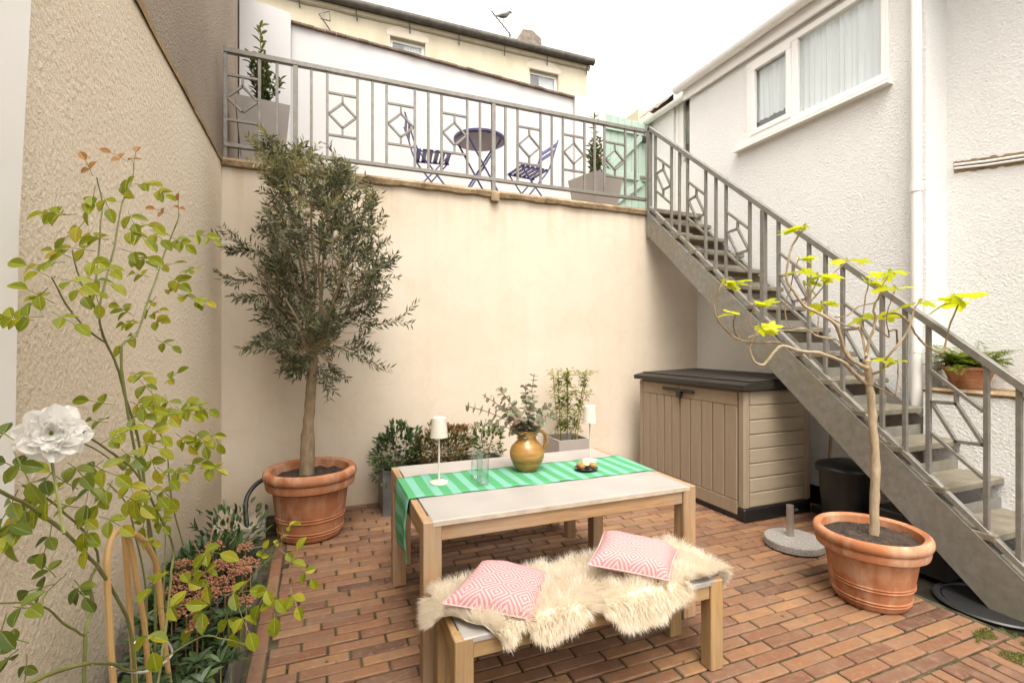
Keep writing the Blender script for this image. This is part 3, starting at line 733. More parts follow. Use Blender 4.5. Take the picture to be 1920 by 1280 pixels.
for i in range(n):
    for k in range(3): m.f.append((i * 4 + k, i * 4 + 4 + k, i * 4 + 5 + k, i * 4 + 1 + k))
m.build('cornice', 'house', ph)
m = MB(); m.tube([(-6, HY - .2, 11.40), (8.98, HY - .2, 11.40)], .12, 12); gu = m.build('gutter', 'slate', ph, True)
x = -5.2
while x < 8.9: m = MB(); m.beam((x, HY - .16, 11.32), (x + .05, HY - .02, 11.02), .03, .03); m.build('gutter_bracket', 'wire', gu); x += 1.55
m = MB(); m.prism([(HY - .25, 11.46), (HY + 3.2, 13.4), (HY + 6.3, 11.3), (HY + 6.3, 11.2), (HY - .25, 11.40)], 0, -6, 8.95); rf = m.build('roof', 'slate', ph)
m = MB(); m.prism([(6.25, 11.5), (7.35, 11.5), (7.33, 12.3), (6.98, 12.52), (6.62, 12.48), (6.4, 12.1)], 1, HY + .6, HY + 1.5); m.build('chimney', 'stone', rf)
ae = thing('television_aerial', 'thin television aerial on the roof left of the chimney', 'aerial', (6.0, HY + .5, 11.6))
m = MB(); m.tube([(6.06, HY + .3, 11.4), (6.0, HY + .3, 12.0)], .03, 6); m.build('mast', 'wire', ae)
m = MB(); m.tube([(5.35, HY + .3, 12.6), (6.05, HY + .3, 11.95)], .018, 6); m.build('boom', 'wire', ae)
for k in range(6):
    c = Vector((5.4 + k * .12, HY + .3, 12.55 - k * .11)); m = MB(); m.tube([c + Vector((-.09, -.2, -.08)), c + Vector((.09, .2, .08))], .010, 5); m.build('element', 'wire', ae)
bd = MB(); c = Vector((5.78, HY + .3, 12.52))
bd.tube([c + Vector(q) for q in ((-.36, 0, -.07), (-.2, 0, -.02), (-.08, 0, .02), (.06, 0, .07), (.15, 0, .15), (.19, 0, .20), (.24, 0, .21), (.31, 0, .19))], [.012, .03, .085, .095, .065, .055, .045, .006], 8)
bd.tube([c + Vector((0, 0, -.05)), c + Vector((.0, 0, -.2))], .01, 5)
tag(bd.build('bird', 'wire', None, True), 'small dark bird perched on the roof aerial', 'bird')
tag(MB().tube([(.1, HY - .12, 11.1), (.12, HY - .2, 10.95), (.05, HY - .25, 10.7), (.3, HY - .2, 10.72), (.28, HY - .2, 11.0), (.0, HY - .2, 10.85), (.34, HY - .05, 10.5), (.34, HY - .04, 9.6)], .02, 6).build('cable_loop', 'wire'), 'dark loop of cable on the wall of the pale yellow house', 'cable')

# ================================================================ RAILING AND STAIR
RY = BY + .02
rail = thing('balustrade', 'grey galvanised railing with diamond panels along the terrace edge', 'railing', (1.5, RY, TZ))
def sq(name, p0, p1, w, par, mat='galv', h=None, up=(0, 0, 1)):
    return MB().beam(p0, p1, w, h or w, up, .002).build(name, mat, par)
x0, x1 = -.775, 3.70
sq('top_rail', (x0, RY, 4.115), (x1, RY, 4.115), .05, rail, 'galv', .042); sq('bottom_rail', (x0, RY, 3.285), (x1, RY, 3.285), .045, rail, 'galv', .035)
for x in (-.201, 1.73): sq('post', (x, RY, 3.08), (x, RY, 4.094), .042, rail)
m = MB(); m.span((1.685, BY - .055, 3.04), (1.775, BY - .0, 3.13), .004); m.build('post_foot', 'coping', rail)
sq('post', (-.763, RY, 3.17), (-.763, RY, 4.094), .03, rail)
for x in (-.497, -.354, -.066, .073, .345, .485, .619, .896, 1.032, 1.169, 1.441, 1.581, 1.869, 2.012, 2.287, 2.425, 2.565, 2.844, 2.979, 3.112, 3.401, 3.545):
    sq('bar', (x, RY, 3.303), (x, RY, 4.094), .024, rail)
def diamond(par, A, B, zt, zb, sl, flat):
    # A, B: the two bars (points along the rail), zt/zb cross bar heights at the mid point; sl(p) gives the slope offset
    a, b = Vector(A), Vector(B); d = (b - a).normalized(); a = a + d * .013; b = b - d * .013; c = (a + b) / 2
    P = lambda p, z: Vector((p.x, p.y, z + sl(p)))
    sq('crossbar', P(a, zt), P(b, zt), .022, par); sq('crossbar', P(a, zb), P(b, zb), .022, par)
    zm = (zt + zb) / 2; hh = (zt - zb) * .295
    mb = MB(); L, Rr, T, Bo = P(a, zm), P(b, zm), P(c, zm + hh), P(c, zm - hh)
    nv = Vector((-d.y, d.x, 0))
    for p, q in ((L, T), (T, Rr), (Rr, Bo), (Bo, L)):
        e = (q - p).normalized() * .008; mb.beam(p - e, q + e, .022, .021, nv.cross((q - p).normalized()), .002)
    mb.beam(T, P(c, zt - .012), .020, .020); mb.beam(P(c, zb + .012), Bo, .020, .020)
    mb.build('diamond', 'galv', par)
for a, b in ((-.763, -.497), (.073, .345), (.619, .896), (1.169, 1.441), (2.012, 2.287), (2.565, 2.844), (3.112, 3.401)):
    diamond(rail, (a, RY, 0), (b, RY, 0), 3.905, 3.508, lambda p: 0, True)

SX, SL = 3.665, .868                       # stair string plane and slope
YT = 4.80
st = thing('metal_staircase', 'galvanised steel staircase with diamond railing descending along the white house', 'staircase', (SX, 1.6, 0))
def zl(y): return 2.83 - SL * (YT - y)      # underside of the string
def string(x, name='stringer'):
    y1, y0 = YT + .02, 1.15
    poly = [(y0, -.06), (1.56, -.06), (y1, zl(y1)), (y1, zl(y1) + .30), (YT - .04, zl(YT - .04) + .262), (y0, max(-.05, zl(y0) + .262))]
    mb = MB(); mb.prism(poly, 0, x - .004, x + .004)
    for off in (0.0, .262):                # flanges of the channel
        ya = 1.55 if off == 0 else 1.26; mb.beam((x + .025, ya, zl(ya) + off), (x + .025, y1, zl(y1) + off), .056, .007, (0, 0, 1))
    return mb.build(name, 'galv_old', st)
string(SX); string(4.36)
NR = 15; rise = TZ / NR; going = rise / SL
for i in range(1, NR):
    z = TZ - i * rise; y = YT - .02 - (i - 1) * going
    m = MB(); m.span((SX + .006, y - going - .035, z - .045), (4.355, y, z), .006); tr_ = m.build('tread', 'tread', st)
    m = MB(); m.span((SX + .006, y - .02, z + .001), (4.355, y - .012, z + .075)); m.build('riser_plate', 'galv_old', tr_)
m = MB(); m.span((SX + .006, YT - .02, TZ - .05), (4.46, BY + .3, TZ + .003), .004); m.build('landing', 'tread', st)
top = lambda y: 4.13 - .03 + .0 + (-SL * .975) * (4.80 - y)
ny = 4.815
sq('newel_post', (SX + .03, ny, 2.80), (SX + .03, ny, 4.14), .05, st)
BXs = SX + .03
sq('handrail', (BXs, ny + .0, top(ny) + .01), (BXs, 1.10, top(1.10) + .01), .05, st, 'galv', .042)
def lowr(y): return zl(y) + .262 + .075
sq('lower_rail', (BXs, ny, lowr(ny)), (BXs, 1.20, lowr(1.20)), .04, st, 'galv_old', .032)
K = SX / 3.62
for y in (1.34, 4.645, 4.367, 4.238, 4.114, 3.852, 3.716, 3.587, 3.309, 3.012, 2.734, 2.598, 2.465, 2.19, 2.048, 1.913, 1.62, 1.477):
    y *= K; sq('bar', (BXs, y, lowr(y) + .01), (BXs, y, top(y) - .01), .026, st)
for y in (3.162,): y *= K; sq('post', (BXs, y, zl(y) + .05), (BXs, y, top(y) - .01), .044, st)
for a, b in ((4.367, 4.645), (3.852, 4.114), (3.309, 3.587), (2.734, 3.012), (2.19, 2.465), (1.62, 1.913)):
    a *= K; b *= K; c = (a + b) / 2
    mid = (top(c) + lowr(c)) / 2
    diamond(st, (BXs, a, 0), (BXs, b, 0), mid + .20, mid - .20, (lambda c: (lambda p: SL * .975 * (p.y - c)))(c), False)

# ================================================================ TERRACE FURNITURE
def bay(name, label, cx, cy, w, h, hp, rot, tall):
    t_ = thing(name, label, 'potted plant', (cx, cy, TZ), 'bay trees in square planters on the terrace')
    mb = MB(); r0, r1 = w * .36, w * .5
    Rm = Matrix.Rotation(rot, 3, 'Z')
    def ring(r, z): return [Rm @ Vector((sx * r, sy * r, z)) + Vector((cx, cy, TZ)) for sx, sy in ((-1, -1), (1, -1), (1, 1), (-1, 1))]
    lv = [ring(r0, 0), ring(r1, h), ring(r1 - .02, h), ring(r1 - .03, h - .06)]
    for q in lv: mb.v += [tuple(p) for p in q]
    for i in range(3):
        for k in range(4): mb.f.append((i * 4 + k, i * 4 + (k + 1) % 4, i * 4 + 4 + (k + 1) % 4, i * 4 + 4 + k))
    mb.f.append((3, 2, 1, 0)); mb.build('planter', 'taupe_pot', t_)
    mb = MB(); mb.add(ring(r1 - .025, h - .04), [(0, 1, 2, 3)]); mb.build('soil', 'soil', t_)
    sm = MB(); lf = MB(); tp = MB(); b0 = Vector((cx, cy, TZ + h - .05))
    for k in range(15):
        a = U(0, 6.28); hh = hp * U(.38, .66) if k else hp; lean = U(.03, .13) if k else .02
        p = [b0 + Vector((math.cos(a) * lean * q * 1.6, math.sin(a) * lean * q * 1.6, hh * q)) for q in (0, .35, .7, 1)]
        p = smooth_path(p, 4); sm.tube(p, [.007 * (1 - .7 * i / len(p)) for i in range(len(p))], 5)
        n_ = int(tall * hh / hp)
        for i in range(n_):
            q = .12 + .88 * i / n_; pp = p[min(int(q * (len(p) - 1)), len(p) - 1)]; an = i * 2.4 + k
            d_ = Vector((math.cos(an), math.sin(an), U(.4, 1.1)))
            (tp if q * hh > hp * .62 else lf).leaf(pp + rv(.012), d_, Vector((0, 0, 1)) + rv(.4), U(.065, .10), U(.024, .034), 1, .3, .1)
    stuff(sm.build('stem', 'twig', t_)); stuff(lf.build('foliage', 'bay_leaf', t_)); stuff(tp.build('young_foliage', 'bay_tip', t_))
bay('potted_bay', 'tall leafy bay in taupe square planter at the left end of terrace', -.52, 5.40, .47, .70, .92, .12, 46)
bay('potted_bay', 'slim bay in taupe square planter in front of the green gate', 3.33, 5.45, .50, .50, .88, .25, 46)

def bistro_chair(label, cx, cy, rot):
    t_ = thing('bistro_chair', label, 'chair', (cx, cy, TZ), 'blue folding bistro chairs'); t_.rotation_euler = (0, 0, rot)
    B = lambda: MB()
    for s in (-1, 1):
        y = s * .185
        B().tube(smooth_path([(-.30, y, .84), (-.25, y, .70), (-.17, y, .47), (.0, y, .25), (.20, y, 0)], 4), .009, 6).build('back_leg', 'blue', t_, True, False)
        y = s * .165
        B().tube([(.19, y, .45), (0, y, .225), (-.21, y, 0)], .009, 6).build('front_leg', 'blue', t_, True, False)
        B().beam((-.17, y, .448), (.21, y, .45), .016, .016).build('seat_rail', 'blue', t_, False, False)
    for i in range(6):
        x = -.15 + i * .066; B().box((x, 0, .463), (.046, .37, .010), None, .002).build('seat_slat', 'blue', t_, False, False)
    for z, x in ((.79, -.283), (.70, -.25)):
        B().box((x, 0, z), (.010, .37, .055), Matrix.Rotation(-.33, 3, 'Y'), .002).build('back_slat', 'blue', t_, False, False)
    for x in (.185, -.195): B().tube([(x, -.17, .03), (x, .17, .03)], .007, 6).build('stretcher', 'blue', t_, True, False)
    return t_
bistro_chair('blue slatted folding chair left of the round table, facing right', 1.17, 5.36, R(-8))
bistro_chair('blue slatted folding chair right of the round table, facing left', 2.38, 5.42, R(186))
bt = thing('bistro_table', 'round indigo blue folding table between the two blue chairs', 'table', (1.72, 5.33, TZ))
c = Vector((1.72, 5.33, TZ))
MB().lathe([(.05, .700), (.285, .700), (.30, .705), (.30, .728), (.292, .732), (.0, .728)], c, 40).build('top', 'blue', bt, True)
MB().lathe([(.0, .694), (.272, .694), (.272, .699)], c, 40).build('underside', 'blue_under', bt)
for s in (-1, 1):
    MB().tube([c + Vector((-.20, s * .17, .69)), c + Vector((.22, s * .17, 0))], .011, 6).build('leg', 'blue', bt, True)
    MB().tube([c + Vector((.20, s * .15, .69)), c + Vector((-.22, s * .15, 0))], .011, 6).build('leg', 'blue', bt, True)
for q in ((-.19, .03), (.19, .03), (0, .34)): MB().tube([c + Vector((q[0], -.17, q[1])), c + Vector((q[0], .17, q[1]))], .008, 6).build('stretcher', 'blue', bt, True)

# ================================================================ OLIVE
def pot_profile(rt, h, rb):
    tr_ = .028 * h / .53
    p = [(rb * .93, 0), (rb, .012), (rb + .006, .03)]
    def r_at(z): return rb + (rt * .86 - rb) * (z / h) ** .9
    for z in (.10, .14): p += [(r_at(h * (z - .012)), h * (z - .012)), (r_at(h * z) + .007, h * z), (r_at(h * (z + .012)), h * (z + .012))]
    for z in (.30,): p += [(r_at(h * (z - .012)), h * (z - .012)), (r_at(h * z) + .007, h * z), (r_at(h * (z + .012)), h * (z + .012)), (r_at(h * (z + .03)), h * (z + .03)), (r_at(h * (z + .04)) + .005, h * (z + .04)), (r_at(h * (z + .052)), h * (z + .052))]
    p += [(r_at(h * .70), h * .70), (r_at(h * .715) + .018, h * .712), (rt * .935, h * .74), (rt * .955, h * .80), (rt * .945, h * .86), (rt * .90, h * .875)]
    for k in range(9):
        a = -math.pi / 2 + math.pi * k / 8; p.append((rt - tr_ + tr_ * math.cos(a) * 1.0, h - tr_ * 1.5 + tr_ * 1.5 * math.sin(a)))
    p += [(rt - tr_ * 2.1, h - .012), (rt - tr_ * 2.3, h - .05), (rt - tr_ * 2.6, h - .12)]
    return p
def soil_disc(mb, c, r, z, sy=1):
    N = 28
    for i in range(7):
        for k in range(N):
            a = 2 * math.pi * k / N; rr = r * i / 6
            mb.v.append((c[0] + rr * math.cos(a), c[1] + rr * sy * math.sin(a), z + .03 * noise.noise((rr * 18 * math.cos(a), rr * 18 * math.sin(a), 1)) + .012 * (1 - i / 6)))
    for i in range(6):
        for k in range(N): k2 = (k + 1) % N; mb.f.append((i * N + k, i * N + k2, (i + 1) * N + k2, (i + 1) * N + k))
OC = Vector((-.06, 4.27, 0))
ol = thing('potted_olive_tree', 'olive tree with grey green crown in a large terracotta pot', 'tree', OC)
MB().lathe(pot_profile(.355, .545, .235), OC, 64, close=True).build('pot', 'terracotta', ol, True)
m = MB(); soil_disc(m, OC, .30, .47); m.build('soil', 'soil', ol, True)
tb = [at(575, 878, 3.95), at(578, 800, 3.95), at(584, 720, 3.95), at(588, 668, 3.95)]
tb[0].z -= .05
tp_ = smooth_path(tb, 6)
m = MB(); nn = len(tp_)
rad = [.058 - .018 * i / nn if i < nn * .3 else .043 - .006 * i / nn for i in range(nn)]
m.tube([p + rv(.004) for p in tp_], rad, 14); m.build('trunk', 'bark_olive', ol, True)
brm = MB(); leaf = MB(); tipm = MB()
TB = tp_[-1]
def olive_twig(p, d, L, n, tip=False, r=.0028):
    d = d.normalized(); pts = [p]; q = p.copy()
    for i in range(5): d = (d + rv(.13) + Vector((0, 0, .05))).normalized(); q = q + d * (L / 5); pts.append(q.copy())
    brm.tube(pts, [r * (1 - .14 * i) for i in range(6)], 4, False)
    for i in range(n):
        f_ = (i + .6) / n * 5; k = min(int(f_), 4); pp = pts[k].lerp(pts[k + 1], f_ - k); dd = (pts[k + 1] - pts[k]).normalized()
        sd = dd.orthogonal(); sd.rotate(Matrix.Rotation(U(0, 3.1) + (i % 2) * 1.57, 3, dd))
        for sg in (-1, 1):
            (tipm if tip else leaf).leaf(pp, dd * U(.6, 1.2) + sd * sg * U(.6, 1.1), rv(1), U(.048, .076), U(.012, .017), 0, .2, U(-.05, .12))
# crown outline in picture pixels: v -> (left, right), centre depth 3.95
OUT = [(296, 512, 552), (330, 512, 660), (370, 515, 695), (420, 510, 710), (460, 495, 718), (510, 490, 720), (560, 505, 705), (610, 520, 680), (650, 535, 660), (690, 560, 625)]
def outline(v):
    for i in range(len(OUT) - 1):
        a, b = OUT[i], OUT[i + 1]
        if a[0] <= v <= b[0]: f_ = (v - a[0]) / (b[0] - a[0]); return a[1] + (b[1] - a[1]) * f_, a[2] + (b[2] - a[2]) * f_
    return OUT[-1][1:]
limbs = []
for (u, v, t_) in ((520, 420, 3.85), (560, 340, 4.05), (620, 380, 3.75), (665, 400, 4.05), (700, 470, 3.9), (480, 500, 4.05), (600, 460, 4.2), (640, 520, 3.6), (535, 560, 3.7), (590, 300, 3.95), (690, 340, 3.95), (530, 290, 3.95)):
    e = at(u, v, t_); mid = TB.lerp(e, .45) + rv(.05) + Vector((0, 0, -.03)); pth = smooth_path([TB + rv(.015), TB.lerp(mid, .5) + rv(.02), mid, mid.lerp(e, .5) + rv(.04), e], 5)
    limbs.append(pth); brm.tube(pth, [.017 * (1 - .85 * i / len(pth)) + .002 for i in range(len(pth))], 6)
cnt = 0
while cnt < 500:
    v = U(296, 690); lo, hi = outline(v); u = U(lo, hi)
    half = (hi - lo) / 2; k = (u - (lo + hi) / 2) / half
    dep = .48 * math.sqrt(max(0, 1 - k * k)) * min(1, half / 110)
    p = at(u, v, 3.95 + U(-dep, dep * .85))
    if noise.noise(p * 3.2) < -.22: continue
    # nearest limb point below
    best = None
    for L in limbs:
        for q in L[4::3]:
            dd = (p - q).length + max(0, q.z - p.z) * 1.2
            if best is None or dd < best[0]: best = (dd, q)
    q = best[1]; dirv = (p - q); ln = dirv.length
    if ln > .10: brm.tube(smooth_path([q, q.lerp(p, .5) + rv(.03), p], 3), [.0042, .004, .0036, .0033, .003, .0028, .0026], 4, False)
    dd = (dirv.normalized() + Vector((0, 0, .55)) + rv(.5)) if ln > .02 else rv(1)
    olive_twig(p, dd, U(.12, .24), random.randint(8, 13), p.z > 2.45 and random.random() < (.75 if p.z > 2.75 else .3)); cnt += 1
for (u0, v0, u1, v1, tt) in ((500, 480, 412, 440, 3.9), (490, 520, 420, 525, 3.9), (500, 555, 445, 560, 3.8), (530, 600, 470, 650, 3.8), (555, 650, 500, 635, 3.85), (560, 660, 555, 700, 3.9), (620, 640, 705, 690, 3.8), (640, 610, 765, 600, 3.9), (600, 680, 620, 735, 3.8), (560, 640, 480, 655, 3.75), (640, 650, 700, 660, 3.9), (530, 300, 475, 270, 3.95), (525, 300, 500, 250, 3.95), (480, 470, 430, 470, 3.9)):
    a = at(u0, v0, tt); b = at(u1, v1, tt - .1); brm.tube([TB.lerp(a, .6), a], [.006, .004], 5, False)
    for k in range(5): q = a.lerp(b, k / 5); olive_twig(q, (b - a).normalized() + rv(.35), (b - a).length * .45, 8, k > 2 and v1 < 300)
stuff(brm.build('branches', 'olive_twig', ol)); stuff(leaf.build('foliage', 'olive_leaf', ol)); stuff(tipm.build('young_foliage', 'olive_tip', ol))
m = MB(); m.tube(smooth_path([(-.43, 4.55, .03), (-.47, 4.35, .02), (-.52, 4.30, .10), (-.54, 4.42, .30), (-.44, 4.55, .40), (-.30, 4.62, .36), (-.25, 4.66, .1), (-.3, 4.7, .015)], 6), .018, 8)
tag(m.build('garden_hose', 'black', None, True), 'black hose looped behind the olive pot', 'hose')

# ================================================================ DINING SET
TX0, TX1, TY0, TY1, TH_ = .435, 1.985, 2.17, 3.22, .74
tb_ = thing('dining_table', 'wooden garden table with pale composite top in the courtyard', 'table', ((TX0 + TX1) / 2, (TY0 + TY1) / 2, 0))
lg = .085
for x in (TX0, TX1 - lg):
    for y in (TY0, TY1 - lg): MB().span((x, y, 0), (x + lg, y + lg, TH_ - .0), .004).build('leg', 'wood_z', tb_)
for x in (TX0, TX1 - .04): MB().span((x + .002, TY0 + lg, TH_ - .10), (x + .038, TY1 - lg, TH_ - .001), .003).build('end_board', 'wood_y', tb_)
for y in (TY0 + .012, TY1 - .042): MB().span((TX0 + lg, y, TH_ - .095), (TX1 - lg, y + .03, TH_ - .026), .003).build('apron', 'wood_x', tb_)
tt = MB(); tt.span((TX0 + .043, TY0 + .002, TH_ - .022), (TX1 - .043, TY1 - .002, TH_ + .002), .003); tto = tt.build('top', 'tabletop', tb_)
for y0, y1 in ((TY0 - .002, TY0 + .0015), (TY1 - .0015, TY1 + .002)): MB().span((TX0 + .045, y0, TH_ - .0225), (TX1 - .045, y1, TH_ - .001)).build('edge_strip', 'topedge', tto)
def bench(label, x0, x1, y0, y1, h, wd):
    b_ = thing('bench', label, 'bench', ((x0 + x1) / 2, (y0 + y1) / 2, 0))
    for x in (x0, x1 - .075):
        for y in (y0, y1 - .07): MB().span((x, y, 0), (x + .075, y + .07, h), .004).build('leg', wd + 'z', b_)
    for x in (x0, x1 - .032): MB().span((x + .002, y0 + .07, h - .085), (x + .03, y1 - .07, h - .001), .003).build('end_board', wd + 'y', b_)
    for y in (y0 + .01, y1 - .036): MB().span((x0 + .075, y, h - .085), (x1 - .075, y + .026, h - .024), .003).build('apron', wd + 'x', b_)
    MB().span((x0 + .034, y0 + .002, h - .022), (x1 - .034, y1 - .002, h + .002), .003).build('seat', 'tabletop', b_); return b_
BX0, BX1, BY0, BY1, BH = .475, 1.79, 1.775, 2.13, .425
bench('low wooden bench in front of the table carrying the sheepskin', BX0, BX1, BY0, BY1, BH, 'benchwood_')
bench('wooden bench mostly hidden behind the table', .52, 1.90, 3.40, 3.75, .425, 'wood_')

# runner
m = MB(); NXr, NYr = 70, 10; ul = []
def rpt(s, tq):
    y = 2.515 + .415 * tq
    if s < 0:   # hanging part, s negative metres below the edge
        ss = -s; bulge = .012 * math.sin(tq * 9 + 1) * min(1, ss * 6)
        return Vector((TX0 - .006 - .004 - bulge * .6 - .01 * math.sin(ss * 9), y - .015 * ss + .02 * math.sin(tq * 7) * ss, TH_ + .006 - ss))
    return Vector((TX0 - .004 + s, y + .004 * math.sin(s * 5), TH_ + .0075 + .002 * math.sin(s * 23 + tq * 4) + .003 * noise.noise((s * 6, tq * 2.5, 3))))
sl_ = [-.34 + .34 * i / 16 for i in range(16)] + [1.545 * i / 60 for i in range(61)]
for s in sl_:
    for j in range(NYr + 1):
        m.v.append(tuple(rpt(s, j / NYr))); ul.append((s + .6, j / NYr))
for i in range(len(sl_) - 1):
    for j in range(NYr): a = i * (NYr + 1) + j; m.f.append((a, a + 1, a + NYr + 2, a + NYr + 1))
m.uv = ul
ro = m.build('table_runner', 'runner', None, True); tag(ro, 'green and mint striped cloth runner draped along the table', 'table runner')
sol = ro.modifiers.new('thickness', 'SOLIDIFY'); sol.thickness = .0022; sol.offset = 1

TT = TH_ + .0085
def lamp(label, x, y, z=TT):
    l_ = thing('table_lamp', label, 'lamp', (x, y, z), 'cordless lamps on the table'); c = (x, y, z)
    MB().lathe([(.0525, 0), (.053, .004), (.051, .009), (.012, .011), (.006, .013)], c, 40).build('base', 'cream_metal', l_, True)
    MB().lathe([(.0055, .012), (.0055, .28)], c, 14).build('stem', 'cream_metal', l_, True)
    MB().lathe([(.049, .262), (.0505, .262), (.040, .372), (.036, .376), (.008, .377), (.008, .374), (.0385, .370), (.048, .264)], c, 40, close=True).build('shade', 'cream_metal', l_, True)
lamp('cream metal table lamp at the left end of the runner', .637, 2.729)
lamp('cream metal table lamp near the right end of the table', 1.705, 2.86)
def tumbler(label, x, y, fill):
    g_ = thing('drinking_glass', label, 'glass', (x, y, TT), 'glasses on the runner'); c = (x, y, TT); r = .034; h = .165
    MB().lathe([(r - .004, 0), (r, .004), (r + .002, h), (r - .0005, h + .001), (r - .002, h - .002), (r - .003, .02), (.001, .018)], c, 32, close=True).build('tumbler', 'glass', g_, True)
    if fill: MB().lathe([(.001, .0185), (r - .0034, .0205), (r - .0026, fill), (.001, fill)], c, 32, close=True).build('water', 'water', g_, True)
tumbler('empty clear glass, the farther of the two on the runner', .868, 2.745, 0)
tumbler('clear glass of water, the nearer of the two on the runner', .862, 2.615, .105)
jc = Vector((1.215, 2.80, TT))
jg = thing('pottery_jug', 'round ochre glazed pottery jug holding eucalyptus', 'jug', jc)
MB().lathe([(.055, 0), (.063, .006), (.085, .035), (.105, .08), (.109, .115), (.099, .15), (.075, .178), (.060, .192), (.056, .205), (.058, .222), (.064, .243), (.067, .250), (.062, .252), (.054, .225), (.050, .2), (.05, .15)], jc, 48, close=True).build('body', 'jug', jg, True)
MB().tube(smooth_path([jc + Vector(q) for q in ((.056, -.0, .238), (.092, -.01, .243), (.122, -.015, .215), (.128, -.015, .17), (.112, -.01, .135), (.095, 0, .125))], 5), [.012] * 26, 8).build('handle', 'jug', jg, True)
eu = thing('eucalyptus_bunch', 'bunch of grey green and pinkish eucalyptus stems in the jug', 'cut branches', jc + Vector((0, 0, .2)))
em = MB(); el = MB(); J = jc + Vector((0, 0, .225))
for (u, v, dt) in ((872, 760, -.05), (905, 740, .1), (935, 728, -.1), (880, 800, -.15), (1002, 700, .05), (1000, 740, -.1), (1030, 760, .1), (985, 720, .12), (1040, 775, -.05), (960, 770, -.15), (1020, 790, -.12), (940, 765, .12)):
    e = at(u, v, fwd(J) + dt); pth = smooth_path([J - Vector((0, 0, .12)), J + rv(.012), J.lerp(e, .5) + Vector((0, 0, .03)), e], 5); em.tube(pth, [.0028] * len(pth), 5)
    n_ = 12
    for i in range(n_):
        f_ = .36 + .58 * i / (n_ - 1); k = int(f_ * (len(pth) - 1)); p = pth[k]; d_ = (pth[min(k + 1, len(pth) - 1)] - pth[max(k - 1, 0)]).normalized(); sd = d_.orthogonal(); sd.rotate(Matrix.Rotation(i * 1.57 + U(-.4, .4), 3, d_))
        sz = (.064 - .026 * i / n_) * U(.8, 1.15)
        for sg in (-1, 1): el.leaf(p, sd * sg + d_ * .55 + rv(.3), d_ + rv(.5), sz, sz * .85, 1, .1, .1)
stuff(em.build('stems', 'twig', eu)); build_leaves(el, 'euca', eu)
pc = Vector((1.56, 2.66, TT))
MB_ = MB().lathe([(.03, 0), (.035, .003), (.062, .010), (.074, .016), (.0745, .018), (.06, .0135), (.03, .008)], pc, 40); tag(MB_.build('dish', 'dish', None, True), 'small dark glazed dish of fruit on the runner', 'dish')
def fruit_mesh(c, r, sq_=1.25, rz=0.0):
    mb = MB(); N = 10
    mb.lathe([(max(.0008, r * math.sin(math.pi * i / N)), -r * .92 * math.cos(math.pi * i / N)) for i in range(N + 1)], (0, 0, 0), 18, sq_, 1)
    mb.v = [tuple(Matrix.Rotation(rz, 3, 'Z') @ Vector(q) + Vector(c)) for q in mb.v]; return mb
for i, (dx, dy, dz, lab) in enumerate(((-.038, -.012, .031, 'brown fruit at the left of the dish'), (-.030, .030, .031, 'brown fruit at the back left of the dish'), (.036, -.018, .031, 'brown fruit at the front right of the dish'), (.022, .034, .033, 'brown fruit at the back right of the dish'))):
    tag(fruit_mesh(pc + Vector((dx, dy, dz)), .021, 1.25, U(0, 3)).build('kiwi_fruit', 'fruit', None, True), lab, 'fruit', 'fruit on the dark dish')
hc = pc + Vector((-.004, -.004, .050)); mb = MB(); N = 6
mb.lathe([(max(.0008, .024 * math.sin(math.pi / 2 * i / N)), -.022 * math.cos(math.pi / 2 * i / N)) for i in range(N + 1)], (0, 0, 0), 20)
Rm = Matrix.Rotation(.7, 3, 'X'); mb.v = [tuple(Rm @ Vector(q) + hc) for q in mb.v]
ho = mb.build('kiwi_fruit', 'fruit', None, True); tag(ho, 'halved fruit with pale cut face on top of the dish', 'fruit', 'fruit on the dark dish')
mb = MB().lathe([(.0225, .0), (.0225, .0012), (.001, .0016)], (0, 0, 0), 20); mb.v = [tuple(Rm @ Vector(q) + hc) for q in mb.v]; mb.build('cut_face', 'fruit_cut', ho)

# ---- sheepskin
def lerp_tab(tab, x):
    for (a0, b0), (a1, b1) in zip(tab, tab[1:]):
        if a0 <= x <= a1: f_ = (x - a0) / (a1 - a0); f_ = f_ * f_ * (3 - 2 * f_); return b0 + (b1 - b0) * f_
    return tab[0][1] if x < tab[0][0] else tab[-1][1]
FRONT = [(.40, 1.93), (.50, 1.87), (.58, 1.80), (.66, 1.72), (.74, 1.76), (.84, 1.70), (.95, 1.71), (1.04, 1.76), (1.12, 1.74), (1.22, 1.67), (1.36, 1.66), (1.48, 1.72), (1.60, 1.78), (1.75, 1.80), (1.98, 1.86)]
BACK = [(.40, 2.08), (.55, 2.16), (.80, 2.19), (1.1, 2.17), (1.4, 2.20), (1.7, 2.18), (1.98, 2.06)]
def skin_edge(x): return lerp_tab(FRONT, x), lerp_tab(BACK, x)
def drape(x, y):
    z = BH + .026 + .018 * noise.noise((x * 7, y * 7, 0)); yy = y; xx = x
    if y < BY0: ov = BY0 - y; z -= ov * .95; yy = BY0 - .012 - ov * .25
    if y > BY1: ov = y - BY1; z -= ov * .95; yy = BY1 + .012 + ov * .25
    if x > BX1: ov = x - BX1; z -= ov * .95; xx = BX1 + .015 + ov * .25
    if x < BX0: ov = BX0 - x; z -= ov * .95; xx = BX0 - .015 - ov * .25
    return Vector((xx, yy, z))
sk = thing('sheepskin', 'shaggy cream sheepskin spread over the front bench', 'sheepskin', ((BX0 + BX1) / 2, (BY0 + BY1) / 2, BH))
hd = MB(); NX, NY = 60, 18; X0, X1 = BX0 - .06, BX1 + .17
def taper(x): return max(.0, min(1, (x - X0) / .12)) ** .5 * max(0, min(1, (X1 - x) / .16)) ** .5
